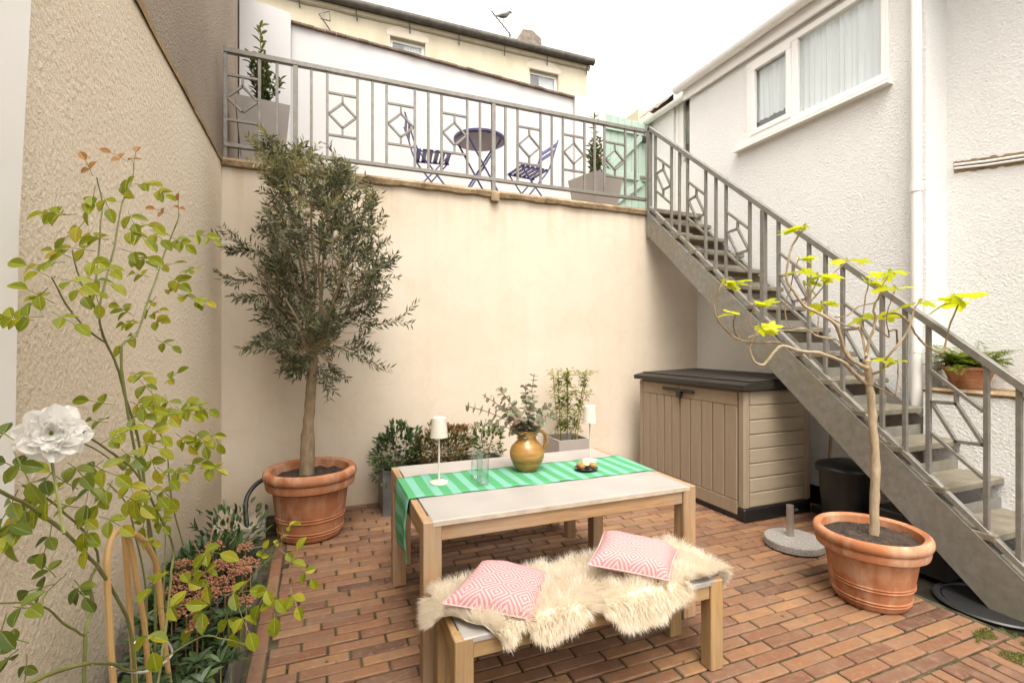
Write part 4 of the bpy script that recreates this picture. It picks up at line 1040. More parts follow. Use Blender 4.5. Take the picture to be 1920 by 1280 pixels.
for i in range(NX + 1):
    x = X0 + (X1 - X0) * i / NX; fr, bk = skin_edge(x); tpz = .25 + .75 * taper(x); mid = (fr + bk) / 2; fr, bk = mid + (fr - mid) * tpz, mid + (bk - mid) * tpz
    for j in range(NY + 1): hd.v.append(tuple(drape(x, fr + (bk - fr) * j / NY)))
for i in range(NX):
    for j in range(NY): a = i * (NY + 1) + j; hd.f.append((a, a + NY + 1, a + NY + 2, a + 1))
hv = [Vector(q) for q in hd.v]
hd.build('hide', 'hide', sk, True)
fur = MB()
def strand(p, nrm, flow, L, wd):
    d = (nrm * .75 + flow).normalized(); pts = [p]; q = p.copy()
    for k in range(4): d = (d + flow * .22 + Vector((0, 0, -.16)) + rv(.10)).normalized(); q = q + d * (L / 4); pts.append(q.copy())
    sd = d.cross(Vector((ST, CT, .6)) + rv(.5))
    if sd.length < 1e-3: sd = d.orthogonal()
    sd.normalize(); o = len(fur.v)
    for k in range(4): ww = wd * (1 - .22 * k); fur.v += [tuple(pts[k] - sd * ww), tuple(pts[k] + sd * ww)]
    fur.v.append(tuple(pts[4])); fur.f += [(o, o + 1, o + 3, o + 2), (o + 2, o + 3, o + 5, o + 4), (o + 4, o + 5, o + 7, o + 6), (o + 6, o + 7, o + 8)]
for s in range(64000):
    i = random.randrange(NX); j = random.randrange(NY) if random.random() < .8 else random.choice((0, 0, NY - 1))
    a = i * (NY + 1) + j; fu, fv = random.random(), random.random()
    p = hv[a].lerp(hv[a + NY + 1], fu).lerp(hv[a + 1].lerp(hv[a + NY + 2], fu), fv)
    nr = (hv[a + NY + 1] - hv[a]).cross(hv[a + 1] - hv[a]).normalized()
    ex = (p.x - (X0 + X1) / 2) / .7; ey = (p.y - (BY0 + BY1) / 2) / .22
    cl = Vector((noise.noise(p * 9), noise.noise(p * 9 + Vector((5, 0, 0))), 0)) * 1.1
    fl = Vector((ex * .35 * abs(ex), ey * .55 * abs(ey), 0)) + cl + rv(.25); fl.z = 0
    strand(p, nr, fl * .8, U(.045, .080), U(.0011, .0020))
stuff(fur.build('fleece', 'fur', sk))

def cushion(label, pts, h, tilt):
    # pts: four corners on the bench (front-left, back-left, back-right, front-right) as world points
    P = [Vector(q) for q in pts]; N = 22; mb = MB(); ul = []
    nrm = (P[1] - P[0]).cross(P[3] - P[0]).normalized()
    if nrm.z < 0: nrm = -nrm
    for side in (1, -1):
        for i in range(N + 1):
            for j in range(N + 1):
                a, b = i / N, j / N
                pa, pb = 2 * a - 1, 2 * b - 1
                pin = 1 - .045 * (1 - pb * pb) * abs(pa) ** 3; pin2 = 1 - .045 * (1 - pa * pa) * abs(pb) ** 3
                a2, b2 = .5 + pa * pin * .5, .5 + pb * pin2 * .5
                base = P[0].lerp(P[3], a2).lerp(P[1].lerp(P[2], a2), b2)
                hh = h * ((1 - pa ** 4) * (1 - pb ** 4)) ** .55 * (1 if side > 0 else .55)
                wr = .006 * noise.noise(base * 14) * (1 if side > 0 else 0)
                mb.v.append(tuple(base + nrm * (side * hh + wr))); ul.append((a, b))
    T = (N + 1) ** 2
    for s in (0, 1):
        for i in range(N):
            for j in range(N):
                a = s * T + i * (N + 1) + j; q = (a, a + N + 1, a + N + 2, a + 1); mb.f.append(q if s == 0 else q[::-1])
    mb.uv = ul
    c_ = thing('cushion', label, 'cushion', sum(P, Vector()) / 4, 'pink cushions on the sheepskin'); mb.build('cover', 'cushion', c_, True)
    pp = MB(); ed = [P[0], P[1], P[2], P[3], P[0]]; path = []
    for k in range(4):
        for q in range(8):
            f_ = q / 8; pt = ed[k].lerp(ed[k + 1], f_); ce = sum(P, Vector()) / 4; path.append(pt + (ce - pt) * .045 * (1 - (2 * f_ - 1) ** 2))
    path.append(P[0]); pp.tube(path, .0035, 6); pp.build('piping', 'cushion', c_, True)
zc = BH + .075
cushion('pink diamond patterned cushion at the left end of the sheepskin', [at(829, 1131, 1.91), at(905, 1052, 2.22), at(1033, 1080, 2.26), at(1001, 1163, 1.92)], .066, 0)
cushion('pink diamond patterned cushion near the right end of the sheepskin', [at(1102, 1058, 2.17), at(1133, 996, 2.46), at(1271, 1031, 2.44), at(1254, 1088, 2.16)], .062, 0)

# ================================================================ STORAGE BOX
KX0, KX1, KY0, KY1, KH = 3.385, 4.20, 3.13, 4.60, 1.13
kb = thing('storage_box', 'taupe resin garden storage box with dark lid under the stairs', 'storage box', ((KX0 + KX1) / 2, (KY0 + KY1) / 2, 0))
MB().span((KX0 + .02, KY0 + .02, .09), (KX1 - .01, KY1 - .01, KH)).build('body', 'box_z', kb)
MB().span((KX0 + .005, KY0 - .002, 0), (KX1, KY1, .115), .01).build('base', 'black', kb)
for x0, y0 in ((KX0, KY0), (KX0, KY1 - .07), (KX1 - .07, KY0)):
    MB().span((x0 + .004, y0 - .0, .115), (x0 + .074, y0 + .07, KH), .012).build('corner_post', 'box_z', kb)
for i in range(8):
    z0 = .125 + i * .126; MB().span((KX0 + .078, KY0 + .004, z0), (KX1 - .074, KY0 + .022, min(z0 + .120, KH - .002)), .006).build('side_plank', 'box_x', kb)
ymid = 3.93
for a, b in ((KY0 + .075, ymid - .003), (ymid + .003, KY1 - .075)):
    d_ = MB().span((KX0 + .016, a, .05), (KX0 + .022, b, KH - .01), .001).build('door', 'box_z', kb)
    MB().span((KX0 + .0, a + .002, KH - .13), (KX0 + .0165, b - .002, KH - .012), .003).build('top_rail', 'box_z', d_); MB().span((KX0 + .0, a + .002, .052), (KX0 + .0165, b - .002, .17), .003).build('bottom_rail', 'box_z', d_)
    n_ = 5; ww = (b - a) / n_
    for i in range(n_): MB().span((KX0 + .001, a + i * ww + .005, .174), (KX0 + .0165, a + (i + 1) * ww - .005, KH - .134), .005).build('door_plank', 'box_z', d_)
    MB().span((KX0 - .006, (b if b < 4 else a) - .02, .12), (KX0 + .001, (b if b < 4 else a) + .02, .16)).build('hinge', 'black', d_)
lidp = [(KX0 - .045, KH + .012), (KX0 - .045, KH + .055), (KX0 + .05, KH + .075), (KX1 + .02, KH + .10), (KX1 + .02, KH + .012)]
lo_ = MB().prism(lidp, 1, KY0 - .04, KY1 + .03).build('lid', 'lid', kb)
for i in range(5):
    x0 = KX0 + .055 + i * .157; z0 = KH + .077 + (x0 - KX0 - .05) * .0325
    MB().box((x0 + .074, (KY0 + KY1) / 2 - .005, z0 + .008), (.146, KY1 - KY0 + .03, .010), Matrix.Rotation(-.0325, 3, 'Y'), .004).build('lid_plank', 'lid', lo_)
la = MB(); la.span((KX0 - .03, ymid - .22, KH - .075), (KX0 - .002, ymid - .02, KH - .045), .008); la.span((KX0 - .03, ymid + .0, KH - .07), (KX0 - .002, ymid + .24, KH - .045), .008); la.span((KX0 - .04, ymid - .05, KH - .13), (KX0 - .004, ymid + .02, KH - .05), .008)
la.build('latch', 'black', kb)

# ================================================================ PARASOL BASE
pb = thing('parasol_base', 'round grey granite parasol base with short steel tube', 'parasol base', (3.36, 2.64, 0))
m = MB(); prof = []
N = 40
for k in range(N):
    a = 2 * math.pi * k / N; x = .205 * math.cos(a); y = .205 * math.sin(a)
    prof.append((x, y))
pr = Matrix.Rotation(-.45, 2)
for z, s in ((.008, .97), (.014, 1), (.058, 1), (.066, .97)): m.v += [(3.36 + (pr @ Vector(q)).x * s, 2.64 + (pr @ Vector(q)).y * s, z) for q in prof]
for i in range(3):
    for k in range(N): k2 = (k + 1) % N; m.f.append((i * N + k, i * N + k2, (i + 1) * N + k2, (i + 1) * N + k))
m.f.append(tuple(3 * N + k for k in range(N))); m.build('slab', 'granite', pb)
MB().lathe([(.026, .066), (.026, .30), (.023, .30), (.023, .1)], (3.37, 2.68, 0), 20, close=True).build('tube', 'steel', pb, True)
MB().span((3.356, 2.665, .07), (3.385, 2.695, .285)).build('timber_insert', 'wood_z', pb)
MB().tube([(3.396, 2.68, .26), (3.435, 2.67, .26)], .012, 8).build('clamp_knob', 'black', pb, True)
for a in (.4, 2.6, 4.6): MB().box((3.36 + .15 * math.cos(a), 2.64 + .12 * math.sin(a), .004), (.06, .05, .012)).build('foot', 'black', pb)

# ================================================================ FIG
FC = Vector((3.105, 1.93, 0))
fg = thing('potted_fig_tree', 'young fig tree with lime green leaves in a terracotta pot', 'tree', FC)
MB().lathe(pot_profile(.30, .43, .185), FC, 64, close=True).build('pot', 'terracotta', fg, True)
m = MB(); soil_disc(m, FC, .255, .375); m.build('soil', 'soil', fg, True)
FT = fwd(FC)
def zp(x, y, dt=0): return at(1320 + x / 3.31, 400 + y / 3.31, FT + dt)
tk = MB(); thin = MB(); fl = MB()
trunk = smooth_path([at(1639, 1003, FT), at(1640, 930, FT), at(1641, 860, FT), at(1637, 800, FT), at(1634, 750, FT), at(1628, 700, FT), zp(1012, 900)], 5)
tk.tube([p + rv(.0025) for p in trunk], [.026 * (1.1 if i % 4 == 1 else 1) - .007 * i / len(trunk) - (.008 if i == len(trunk) - 1 else 0) for i in range(len(trunk))], 12)
tk.build('trunk', 'bark_fig', fg, True); lk = MB()
FB = [
 ('k', [(1015, 960), (985, 940), (900, 880), (840, 720), (760, 645), (690, 600), (630, 570), (560, 480), (520, 400), (525, 300), (560, 190), (620, 95)], .015, .006, -.10, 1),
 ('k', [(1010, 1060), (930, 985), (850, 910), (720, 865), (600, 845), (500, 832), (450, 855), (400, 910), (370, 937), (320, 910), (288, 850), (300, 780), (330, 712)], .014, .005, -.25, 1),
 ('t', [(500, 832), (440, 800), (350, 800), (210, 770), (110, 690), (60, 620), (65, 540), (100, 470), (127, 425)], .007, .004, -.30, 1),
 ('t', [(210, 770), (183, 735), (185, 680), (205, 622)], .004, .003, -.32, 1),
 ('k', [(900, 880), (830, 800), (790, 772), (700, 750), (630, 712), (540, 722), (400, 745), (270, 770)], .009, .005, .05, 0),
 ('t', [(540, 722), (515, 650), (505, 560), (540, 470), (545, 380), (578, 280)], .005, .004, .10, 1),
 ('t', [(340, 745), (295, 690), (295, 620), (320, 575)], .004, .003, .05, 1),
 ('k', [(1005, 880), (1000, 800), (960, 725), (870, 682), (790, 640), (745, 600), (740, 560)], .010, .004, .15, 1),
 ('t', [(970, 735), (980, 650), (1000, 520), (1022, 438)], .005, .004, .18, 1),
 ('k', [(1012, 900), (1015, 800), (1040, 730), (1072, 660), (1060, 590), (1080, 510), (1110, 450), (1165, 372)], .011, .004, .0, 1),
 ('t', [(1072, 660), (1105, 735), (1150, 772), (1120, 660), (1165, 560), (1190, 472)], .005, .003, -.10, 1),
 ('k', [(1030, 1000), (1090, 965), (1130, 910), (1180, 830), (1230, 770), (1270, 680), (1300, 600), (1330, 555)], .010, .004, -.15, 1),
 ('t', [(1185, 830), (1200, 760), (1185, 728), (1165, 735)], .007, .005, -.12, 0),
 ('t', [(1110, 640), (1150, 620), (1200, 632), (1260, 685), (1320, 770), (1400, 842), (1460, 855), (1510, 800), (1540, 680), (1600, 525)], .008, .005, -.05, 2),
 ('t', [(990, 1050), (1080, 1070), (1150, 1120), (1190, 1120), (1212, 1010), (1215, 925)], .006, .004, -.1, 1),
 ('t', [(630, 570), (690, 470), (715, 395)], .005, .004, -.05, 1),
 ('t', [(640, 575), (730, 470), (770, 390)], .005, .004, .02, 1),
 ('t', [(770, 390), (840, 345), (885, 298)], .004, .003, .05, 1),
 ('t', [(800, 640), (880, 640), (960, 580), (1060, 550), (1085, 520)], .005, .004, .12, 0),
 ('t', [(640, 590), (625, 500), (620, 450)], .004, .003, .08, 1),
 ('t', [(700, 745), (715, 680), (712, 640)], .005, .004, .06, 0),
 ('t', [(1040, 690), (1070, 640), (1075, 640)], .004, .003, .1, 1),
 ('t', [(560, 400), (590, 380), (600, 360)], .004, .003, .0, 1)]
for kind, pts, r0, r1, dt, lf_ in FB:
    N = len(pts); P = [zp(x, y, dt * min(1, i / 3)) + rv(.010) for i, (x, y) in enumerate(pts)]; P = smooth_path(P, 4)
    (lk if kind == 'k' else thin).tube([p + rv(.0015) for p in P], [(r0 + (r1 - r0) * i / len(P)) * .8 * (1.28 if i % 5 == 2 else 1) for i in range(len(P))], 7)
    if lf_:
        e = P[-1]
        nleaf = random.choice((2, 3, 4)) if lf_ == 1 else 5
        for q in range(nleaf):
            a = U(0, 6.28); sz = (U(.09, .14) if lf_ == 1 else U(.15, .21))
            d_ = Vector((math.cos(a), math.sin(a), U(-.05, .35))); st_ = e + d_ * .018
            thin.tube([e, st_], .002, 4, False); fl.leaf(st_, d_ - Vector((0, 0, U(0, .5))), Vector((0, 0, 1)) - Vector((ST, CT, 0)) * U(.0, 1.0) + rv(.5), sz, sz * .9, 2, .25, U(.05, .3))
        fl.leaf(e, Vector((0, 0, 1)) + rv(.4), rv(1), .03, .02, 1)
stuff(lk.build('limbs', 'bark_fig', fg, True)); stuff(thin.build('branches', 'twig', fg, True)); build_leaves(fl, 'fig_leaf', fg)

# ================================================================ UNDER THE STAIRS
bn = thing('dustbin', 'black plastic dustbin with lid under the stairs', 'bin', (4.02, 2.66, 0))
MB().lathe([(.17, 0), (.18, .01), (.215, .50), (.225, .51), (.225, .53), (.21, .53), (.205, .3)], (4.02, 2.66, 0), 40, close=True).build('body', 'black', bn, True)
MB().lathe([(.236, .50), (.24, .535), (.225, .555), (.12, .585), (.0, .59)], (4.02, 2.66, 0), 40).build('lid', 'black', bn, True)
MB().tube([(4.24, 2.6, .47), (4.28, 2.6, .45), (4.28, 2.7, .45), (4.24, 2.7, .47)], .01, 8).build('handle', 'black', bn, True)
m = MB(); m.tube([(4.20, 2.98, .02), (4.36, 3.03, 1.12)], .013, 8); br_ = thing('broom', 'dark broom handle leaning on the wall behind the dustbin', 'broom', (4.2, 2.98, 0)); m.build('handle', 'bark_olive', br_, True)
MB().box((4.20, 2.97, .04), (.07, .28, .06), None, .01).build('head', 'black', br_)
cr = thing('black_crate', 'black plastic crate in the shade beneath the lower stairs', 'crate', (3.95, 2.08, 0))
m = MB()
m.span((3.74, 1.86, .01), (4.16, 2.30, .03)); m.span((3.74, 1.86, .03), (3.755, 2.30, .34)); m.span((4.145, 1.86, .03), (4.16, 2.30, .34)); m.span((3.755, 1.86, .03), (4.145, 1.875, .34)); m.span((3.755, 2.285, .03), (4.145, 2.30, .34)); m.build('tub', 'black', cr)
m = MB(); m.span((3.725, 1.845, .34), (4.175, 2.315, .37), .008); m.build('lid', 'black', cr)
mh = thing('manhole_cover', 'round dark iron drain cover on the ground beneath the stairs', 'manhole cover', (3.72, 1.66, -.03))
MB().lathe([(.26, -.03), (.27, -.012), (.262, -.004), (.235, -.004), (.23, -.014)], (3.74, 1.64, 0), 44, close=True).build('rim', 'black_metal', mh, True)
MB().lathe([(.225, -.03), (.222, -.012), (.0, -.011)], (3.74, 1.64, 0), 44).build('plate', 'black_metal', mh, True)
m = MB(); m.span((3.44, -2, -.05), (4.34, 2.2, -.034)); struct(m.build('gully', 'earth'))
mo = MB()
for i in range(5000):
    x = U(3.12, 3.50); y = U(1.15, 1.50); 
    if noise.noise((x * 9, y * 9, 0)) < .0 or x - 3.12 < (y - 1.42) * 1.5: continue
    z = .002 if x < 3.4 else -.03
    mo.leaf((x, y, z), Vector((U(-1, 1), U(-1, 1), 1.2)), rv(1), U(.006, .018), .004, 0)
mo_ = mo.build('moss', 'moss'); stuff(mo_); mo_['label'] = 'mossy weeds along the edge of the brick paving below the stairs'; mo_['category'] = 'moss'

lit = MB()
for i in range(70):
    x, y = U(-.2, 3.3), U(1.3, 4.3); a = U(0, 6.28); lit.leaf((x, y, .004), Vector((math.cos(a), math.sin(a), U(-.05, .12))), Vector((0, 0, 1)) + rv(.2), U(.010, .028), U(.006, .012), 1, .2, .1)
lo2 = stuff(lit.build('leaf_litter', 'red_leaf')); lo2['label'] = 'small dry leaves scattered over the brick paving'; lo2['category'] = 'leaf litter'
# fern bowl on the ledge
fc = Vector((4.54, 2.12, 1.206)); fn = thing('potted_fern', 'light green fern in a shallow terracotta bowl on the wall ledge', 'potted plant', fc)
MB().lathe([(.095, 0), (.10, .006), (.118, .06), (.122, .066), (.119, .07), (.145, .135), (.150, .14), (.160, .142), (.163, .155), (.160, .165), (.150, .165), (.14, .13)], fc, 48, close=True).build('bowl', 'terracotta', fn, True)
m = MB(); soil_disc(m, fc, .142, fc.z + .145); m.build('soil', 'soil', fn)
fe = MB()
for i in range(120):
    a = U(0, 6.28); L = U(.14, .30); up_ = U(.5, 2.0); p = fc + Vector((U(-.08, .08), U(-.08, .08), .14)); d_ = Vector((math.cos(a), math.sin(a), up_)).normalized()
    if p.x + d_.x * L > RX + .22: d_.x *= -.5
    for k in range(13):
        d_ = (d_ + Vector((0, 0, -.085))).normalized(); p = p + d_ * (L / 13); sd = d_.cross(Vector((0, 0, 1))).normalized(); pn = .055 * math.sin(math.pi * (k + 1.5) / 15)
        for sg in (-1, 1): fe.leaf(p, sd * sg + d_ * .5 + rv(.15), Vector((0, 0, 1)) + rv(.2), pn, .016, 0)
        fe.leaf(p - d_ * (L / 13), d_, sd, L / 12, .002, 0)
stuff(fe.build('fronds', 'fern', fn))

# ================================================================ PLANTERS ALONG THE BACK WALL
def clump(mb, c, rad, n, L, W, kind=1, up=.5, seed=0):
    c = Vector(c)
    for i in range(n):
        d_ = rv(1)
        while d_.length > 1 or d_.length < .05: d_ = rv(1)
        r = d_.length ** .4; dn = d_.normalized(); p = c + Vector((dn.x * rad[0] * r, dn.y * rad[1] * r, dn.z * rad[2] * r)) 
        p += dn * noise.noise(p * 9 + Vector((seed, 0, 0))) * rad[2] * .6
        mb.leaf(p, dn + Vector((0, 0, up)) + rv(.5), Vector((0, 0, 1)) + dn * .6 + rv(.4), L * U(.7, 1.2), W * U(.8, 1.2), kind, .25, U(0, .25))
def stems(mb, base, tips, r=.004):
    for q in tips: b = Vector(base) + Vector((U(-.05, .05), U(-.04, .04), 0)); mb.tube(smooth_path([b, b.lerp(Vector(q), .5) + rv(.03), q], 3), r, 5, False)
tg = thing('shrub_trough', 'grey zinc trough of evergreen shrubs against the back wall', 'planter', (1.1, 4.62, 0))
m = MB(); x0, x1, y0, y1 = .53, 1.72, 4.44, 4.80
for a, b in (((x0, y0, 0), (x1, y0 + .02, .40)), ((x0, y1 - .02, 0), (x1, y1, .40)), ((x0, y0 + .02, 0), (x0 + .02, y1 - .02, .40)), ((x1 - .02, y0 + .02, 0), (x1, y1 - .02, .40)), ((x0 + .02, y0 + .02, 0), (x1 - .02, y1 - .02, .02))): m.span(a, b)
m.build('trough', 'zinc', tg); MB().span((x0 + .02, y0 + .02, .30), (x1 - .02, y1 - .02, .35)).build('soil', 'soil', tg)
a = MB(); clump(a, (.68, 4.58, .56), (.20, .16, .20), 560, .065, .024, 1); clump(a, (.52, 4.40, .42), (.10, .08, .09), 90, .05, .02, 1); stuff(a.build('dark_foliage', 'dark_leaf', tg))
a = MB(); clump(a, (1.12, 4.58, .55), (.30, .17, .20), 800, .058, .022, 1); stuff(a.build('reddish_foliage', 'red_leaf', tg))
a = MB(); clump(a, (1.10, 4.60, .50), (.28, .15, .18), 300, .05, .02, 1); clump(a, (1.58, 4.60, .56), (.16, .14, .17), 420, .045, .018, 1); stuff(a.build('green_foliage', 'bay_leaf', tg))
a = MB(); stems(a, (.68, 4.6, .33), [(.6, 4.5, .7), (.75, 4.6, .72), (.66, 4.55, .66)]); stems(a, (1.12, 4.6, .33), [(1, 4.5, .6), (1.2, 4.6, .62), (1.1, 4.6, .7)]); stems(a, (1.58, 4.6, .33), [(1.5, 4.6, .65), (1.62, 4.55, .68)]); stuff(a.build('stems', 'twig', tg))
bu = MB()
for k in range(16):
    c = Vector((U(.88, 1.38), U(4.45, 4.62), U(.66, .76)))
    for i in range(22): bu.octa(c + Vector((U(-.03, .03), U(-.03, .03), U(-.012, .02))), U(.004, .007))
stuff(bu.build('flower_buds', 'bud', tg))

tz = thing('climber_planter', 'square taupe planter with a small-leaved climber on bamboo trellis', 'potted plant', (2.45, 4.58, 0))
qx0, qx1, qy0, qy1, qh = 2.265, 2.625, 4.40, 4.78, .55; m = MB()
for a, b in (((qx0, qy0, 0), (qx1, qy0 + .018, qh)), ((qx0, qy1 - .018, 0), (qx1, qy1, qh)), ((qx0, qy0 + .018, 0), (qx0 + .018, qy1 - .018, qh)), ((qx1 - .018, qy0 + .018, 0), (qx1, qy1 - .018, qh))): m.span(a, b)
m.build('planter', 'taupe_pot', tz); MB().span((qx0 + .018, qy0 + .018, .40), (qx1 - .018, qy1 - .018, .47)).build('soil', 'soil', tz)
for u0, u1 in ((1049, 1036), (1064, 1064), (1079, 1101)):
    p0 = at(u0, 828, 5.1); p1 = at(u1, 690, 5.1); p0.z = .44
    MB().tube([p0, p1], .005, 7).build('trellis_cane', 'bamboo', tz, True)
for v in (702, 735, 768, 795):
    k = (828 - v) / 138; MB().tube([at(1049 - 13 * k - 1, v, 5.09), at(1079 + 22 * k + 1, v, 5.09)], .0035, 6).build('trellis_rung', 'bamboo', tz, True)
a = MB(); s_ = MB()
for u0, u1, vt in ((1052, 1046, 695), (1063, 1064, 692), (1075, 1098, 694)):
    for i in range(80):
        k = i / 80; p = at(u0 + (u1 - u0) * k, 826 + (vt - 826) * k, 5.07) + rv(.015)
        if k > .12:
            sp = .06 + .045 * math.sin(k * 21)
            for q in range(7): e = p + Vector((U(-1, 1) * sp, U(-.7, .5) * sp, U(-.01, .02))); a.leaf(e, (e - p).normalized() + rv(.3), Vector((0, 0, 1)) + rv(.3), U(.026, .042), .017, 1)
    s_.tube([at(u0, 830, 5.07), at(u0 + (u1 - u0) * .5, (826 + vt) / 2, 5.07) + rv(.01), at(u1, vt, 5.07)], .005, 5, False)
stuff(s_.build('stems', 'cane', tz)); stuff(a.build('foliage', 'lime_leaf', tz))

# ================================================================ LEFT BED: trough, skimmia, evergreen, rose
lp = thing('flower_trough', 'long dark grey trough along the foot of the cream wall', 'planter', (-.55, 2.7, 0))
m = MB(); x0, x1, y0, y1, h = -.775, -.335, 1.45, 3.62, .20
for a, b in (((x0, y0, 0), (x1, y0 + .02, h)), ((x0, y1 - .02, 0), (x1, y1, h)), ((x0, y0 + .02, 0), (x0 + .02, y1 - .02, h)), ((x1 - .02, y0 + .02, 0), (x1, y1 - .02, h))): m.span(a, b, .003)
m.build('trough', 'zinc', lp); MB().span((x0 + .02, y0 + .02, 0), (x1 - .02, y1 - .02, h - .04)).build('soil', 'soil', lp)
def pl(u, v, k=.8, tmax=None):    # a point k of the way from the lens to the cream wall along that view line
    d_ = dirp(u, v); t_ = (WX + .02) / d_.x if d_.x < -1e-3 else 9; t_ = min(t_ * k, tmax or 3.3); return at(u, v, t_)
skm = thing('skimmia', 'skimmia bush with brownish pink bud clusters in the left trough', 'shrub', (-.55, 3.0, .16))
a = MB(); clump(a, (-.56, 2.98, .25), (.20, .38, .16), 760, .075, .028, 1, .6); clump(a, (-.50, 3.40, .34), (.18, .20, .20), 260, .055, .02, 1, .6); stuff(a.build('foliage', 'dark_leaf', skm))
a = MB(); stems(a, (-.56, 3.0, .15), [(-.6, 2.8, .45), (-.5, 3.1, .5), (-.56, 3.2, .5), (-.45, 2.9, .45), (-.62, 3.0, .5), (-.5, 3.4, .5)], .005); stuff(a.build('stems', 'twig', skm))
for i, (u, v) in enumerate(((400, 1028), (418, 1058), (405, 1068), (438, 1062), (462, 1056), (470, 1062), (365, 1080), (340, 1060), (350, 1062), (345, 1100), (422, 1092), (440, 1075), (362, 1132), (370, 1178), (325, 1110), (330, 1135), (462, 1130), (455, 1075), (380, 1050), (322, 1160), (460, 1030), (430, 1110), (395, 1120), (350, 1150), (385, 1085), (408, 1098), (338, 1085), (372, 1110))):
    c = at(u, v, 2.24 + (1100 - v) * .0042 + U(-.04, .04)); b_ = MB(); r = U(.038, .056)
    for q in range(70):
        d_ = rv(1).normalized(); d_.z = abs(d_.z) * .8; b_.octa(c + d_ * r * U(.55, 1), U(.0045, .0075))
    b_.tube([c - Vector((0, 0, .14)), c], .003, 4, False); b_.build('bud_cluster', 'bud', skm)
gp = thing('evergreen_plant', 'low glossy dark green plant at the near end of the trough', 'plant', (-.5, 2.25, .16))
a = MB(); gs = MB()
for i in range(75):
    c = Vector((U(-.72, -.32), U(1.95, 2.62), U(.22, .34))); n_ = 9
    for k in range(n_): an = k * 2.4 + i; a.leaf(c, Vector((math.cos(an), math.sin(an), .35 + .07 * k)), Vector((0, 0, 1)), U(.05, .085), U(.020, .028), 1, .3, .2)
    gs.tube([c - Vector((0, 0, .16)), c], .003, 4, False)
stuff(gs.build('stems', 'cane', gp))
build_leaves(a, 'dark_leaf', gp)

rs = thing('climbing_rose', 'tall rose with yellow green leaves and one white bloom by the left wall', 'rose', (-.55, 2.1, .16))
cn = MB(); rl = MB(); rd = MB(); rn = MB()
A3 = lambda x, y: (x / 2.4625, 280 + y / 2.4625); A4 = lambda x, y: (x / 2.37, 740 + y / 2.37)
canes = [
 ([A4(690, 1290), A4(690, 780), A4(668, 650), A4(650, 500), A4(632, 300), A4(610, 180), A4(555, 0), A3(540, 1000), A3(490, 890), A3(457, 770), A3(490, 600), A3(530, 440), A3(560, 260), A3(612, 140), A3(618, 60)], .0075, .0025, .80),
 ([A3(457, 770), A3(420, 690), A3(378, 630), A3(350, 540), A3(335, 465)], .004, .002, .80),
 ([A3(430, 700), A3(447, 560), A3(465, 330), A3(470, 240), A3(445, 130)], .004, .002, .82),
 ([A3(490, 893), A3(400, 830), A3(320, 740), A3(270, 650), A3(240, 590)], .0045, .002, .82),
 ([A4(740, 960), A4(690, 700), A3(560, 1010), A3(630, 860), A3(690, 680), A3(750, 510), A3(775, 440), A3(820, 330), A3(825, 295)], .006, .0025, .72),
 ([A4(815, 670), A4(760, 450), A4(740, 250), A4(700, 140), A4(678, 30)], .004, .002, .66),
 ([A4(600, 1290), A4(580, 1040), A4(480, 830), A4(370, 690), A4(200, 540), A4(0, 425), A4(-60, 400)], .007, .004, .70),
 ([A4(375, 1290), A4(380, 1060), A4(410, 950), A4(402, 820), A4(438, 740), A4(400, 640), A4(250, 490), A4(100, 400)], .0065, .003, .74),
 ([A4(700, 1290), A4(745, 960), A4(762, 780), A4(770, 680), A4(735, 590), A4(680, 480), A4(600, 340), A4(470, 240), A4(360, 165)], .006, .003, .62),
 ([A4(375, 1070), A4(280, 1010), A4(180, 932), A4(0, 925)], .004, .002, .72),
 ([A4(100, 1290), A4(300, 1212), A4(480, 1190), A4(600, 1225), A4(760, 1150), A4(900, 1072), A4(1000, 1085), A4(1105, 1115)], .006, .003, .62),
 ([A4(960, 1075), A4(1050, 900), A4(1150, 770), A4(1240, 685), A4(1255, 590)], .003, .002, .60),
 ([A4(1240, 685), A4(1310, 735)], .002, .0015, .60),
 ([A4(640, 1290), A4(650, 900), A4(600, 620), A4(560, 480), A4(480, 390)], .005, .002, .75),
 ([A4(720, 1000), A4(735, 640), A4(725, 440)], .004, .002, .70),
 ([A4(640, 300), A4(560, 330), A4(440, 250), A4(300, 180)], .003, .002, .68),
 ([A4(185, 935), A4(215, 870), A4(300, 790)], .002, .0015, .72)]
def leafset(u, v, ang, k, n=5, sz=.05, mb=None):
    mb = mb or rl; p = pl(u, v, k, 1.9); T = fwd(p)
    right = Vector((CT, -ST, 0)); upv = Vector((0, 0, 1)); dv = (right * math.cos(ang) + upv * math.sin(ang)).normalized(); view = Vector((ST, CT, 0))
    dv = (dv + view * U(-.5, .3)).normalized(); nm = (-view * U(.3, 1) + upv * U(.3, 1.1)).normalized(); sd = dv.cross(nm).normalized()
    sz *= 1.55; L = sz * 1.45
    q = p + dv * L; cn.tube([p, p.lerp(q, .5) + rv(.004), q], .0012, 4, False)
    for i in range(n):
        if i == n - 1: mb.leaf(q, dv - upv * .25, nm + rv(.3), sz * U(.95, 1.2), sz * .66, 1, .22, U(.0, .3))
        else:
            r_ = p.lerp(q, .45 + .5 * (i // 2) / max(1, (n - 1) // 2 - .0)); sg = 1 if i % 2 else -1
            mb.leaf(r_, sd * sg * .9 + dv * .5 - upv * U(.05, .4) + rv(.2), nm + rv(.3), sz * U(.75, 1.05), sz * .6, 1, .22, U(.0, .3))
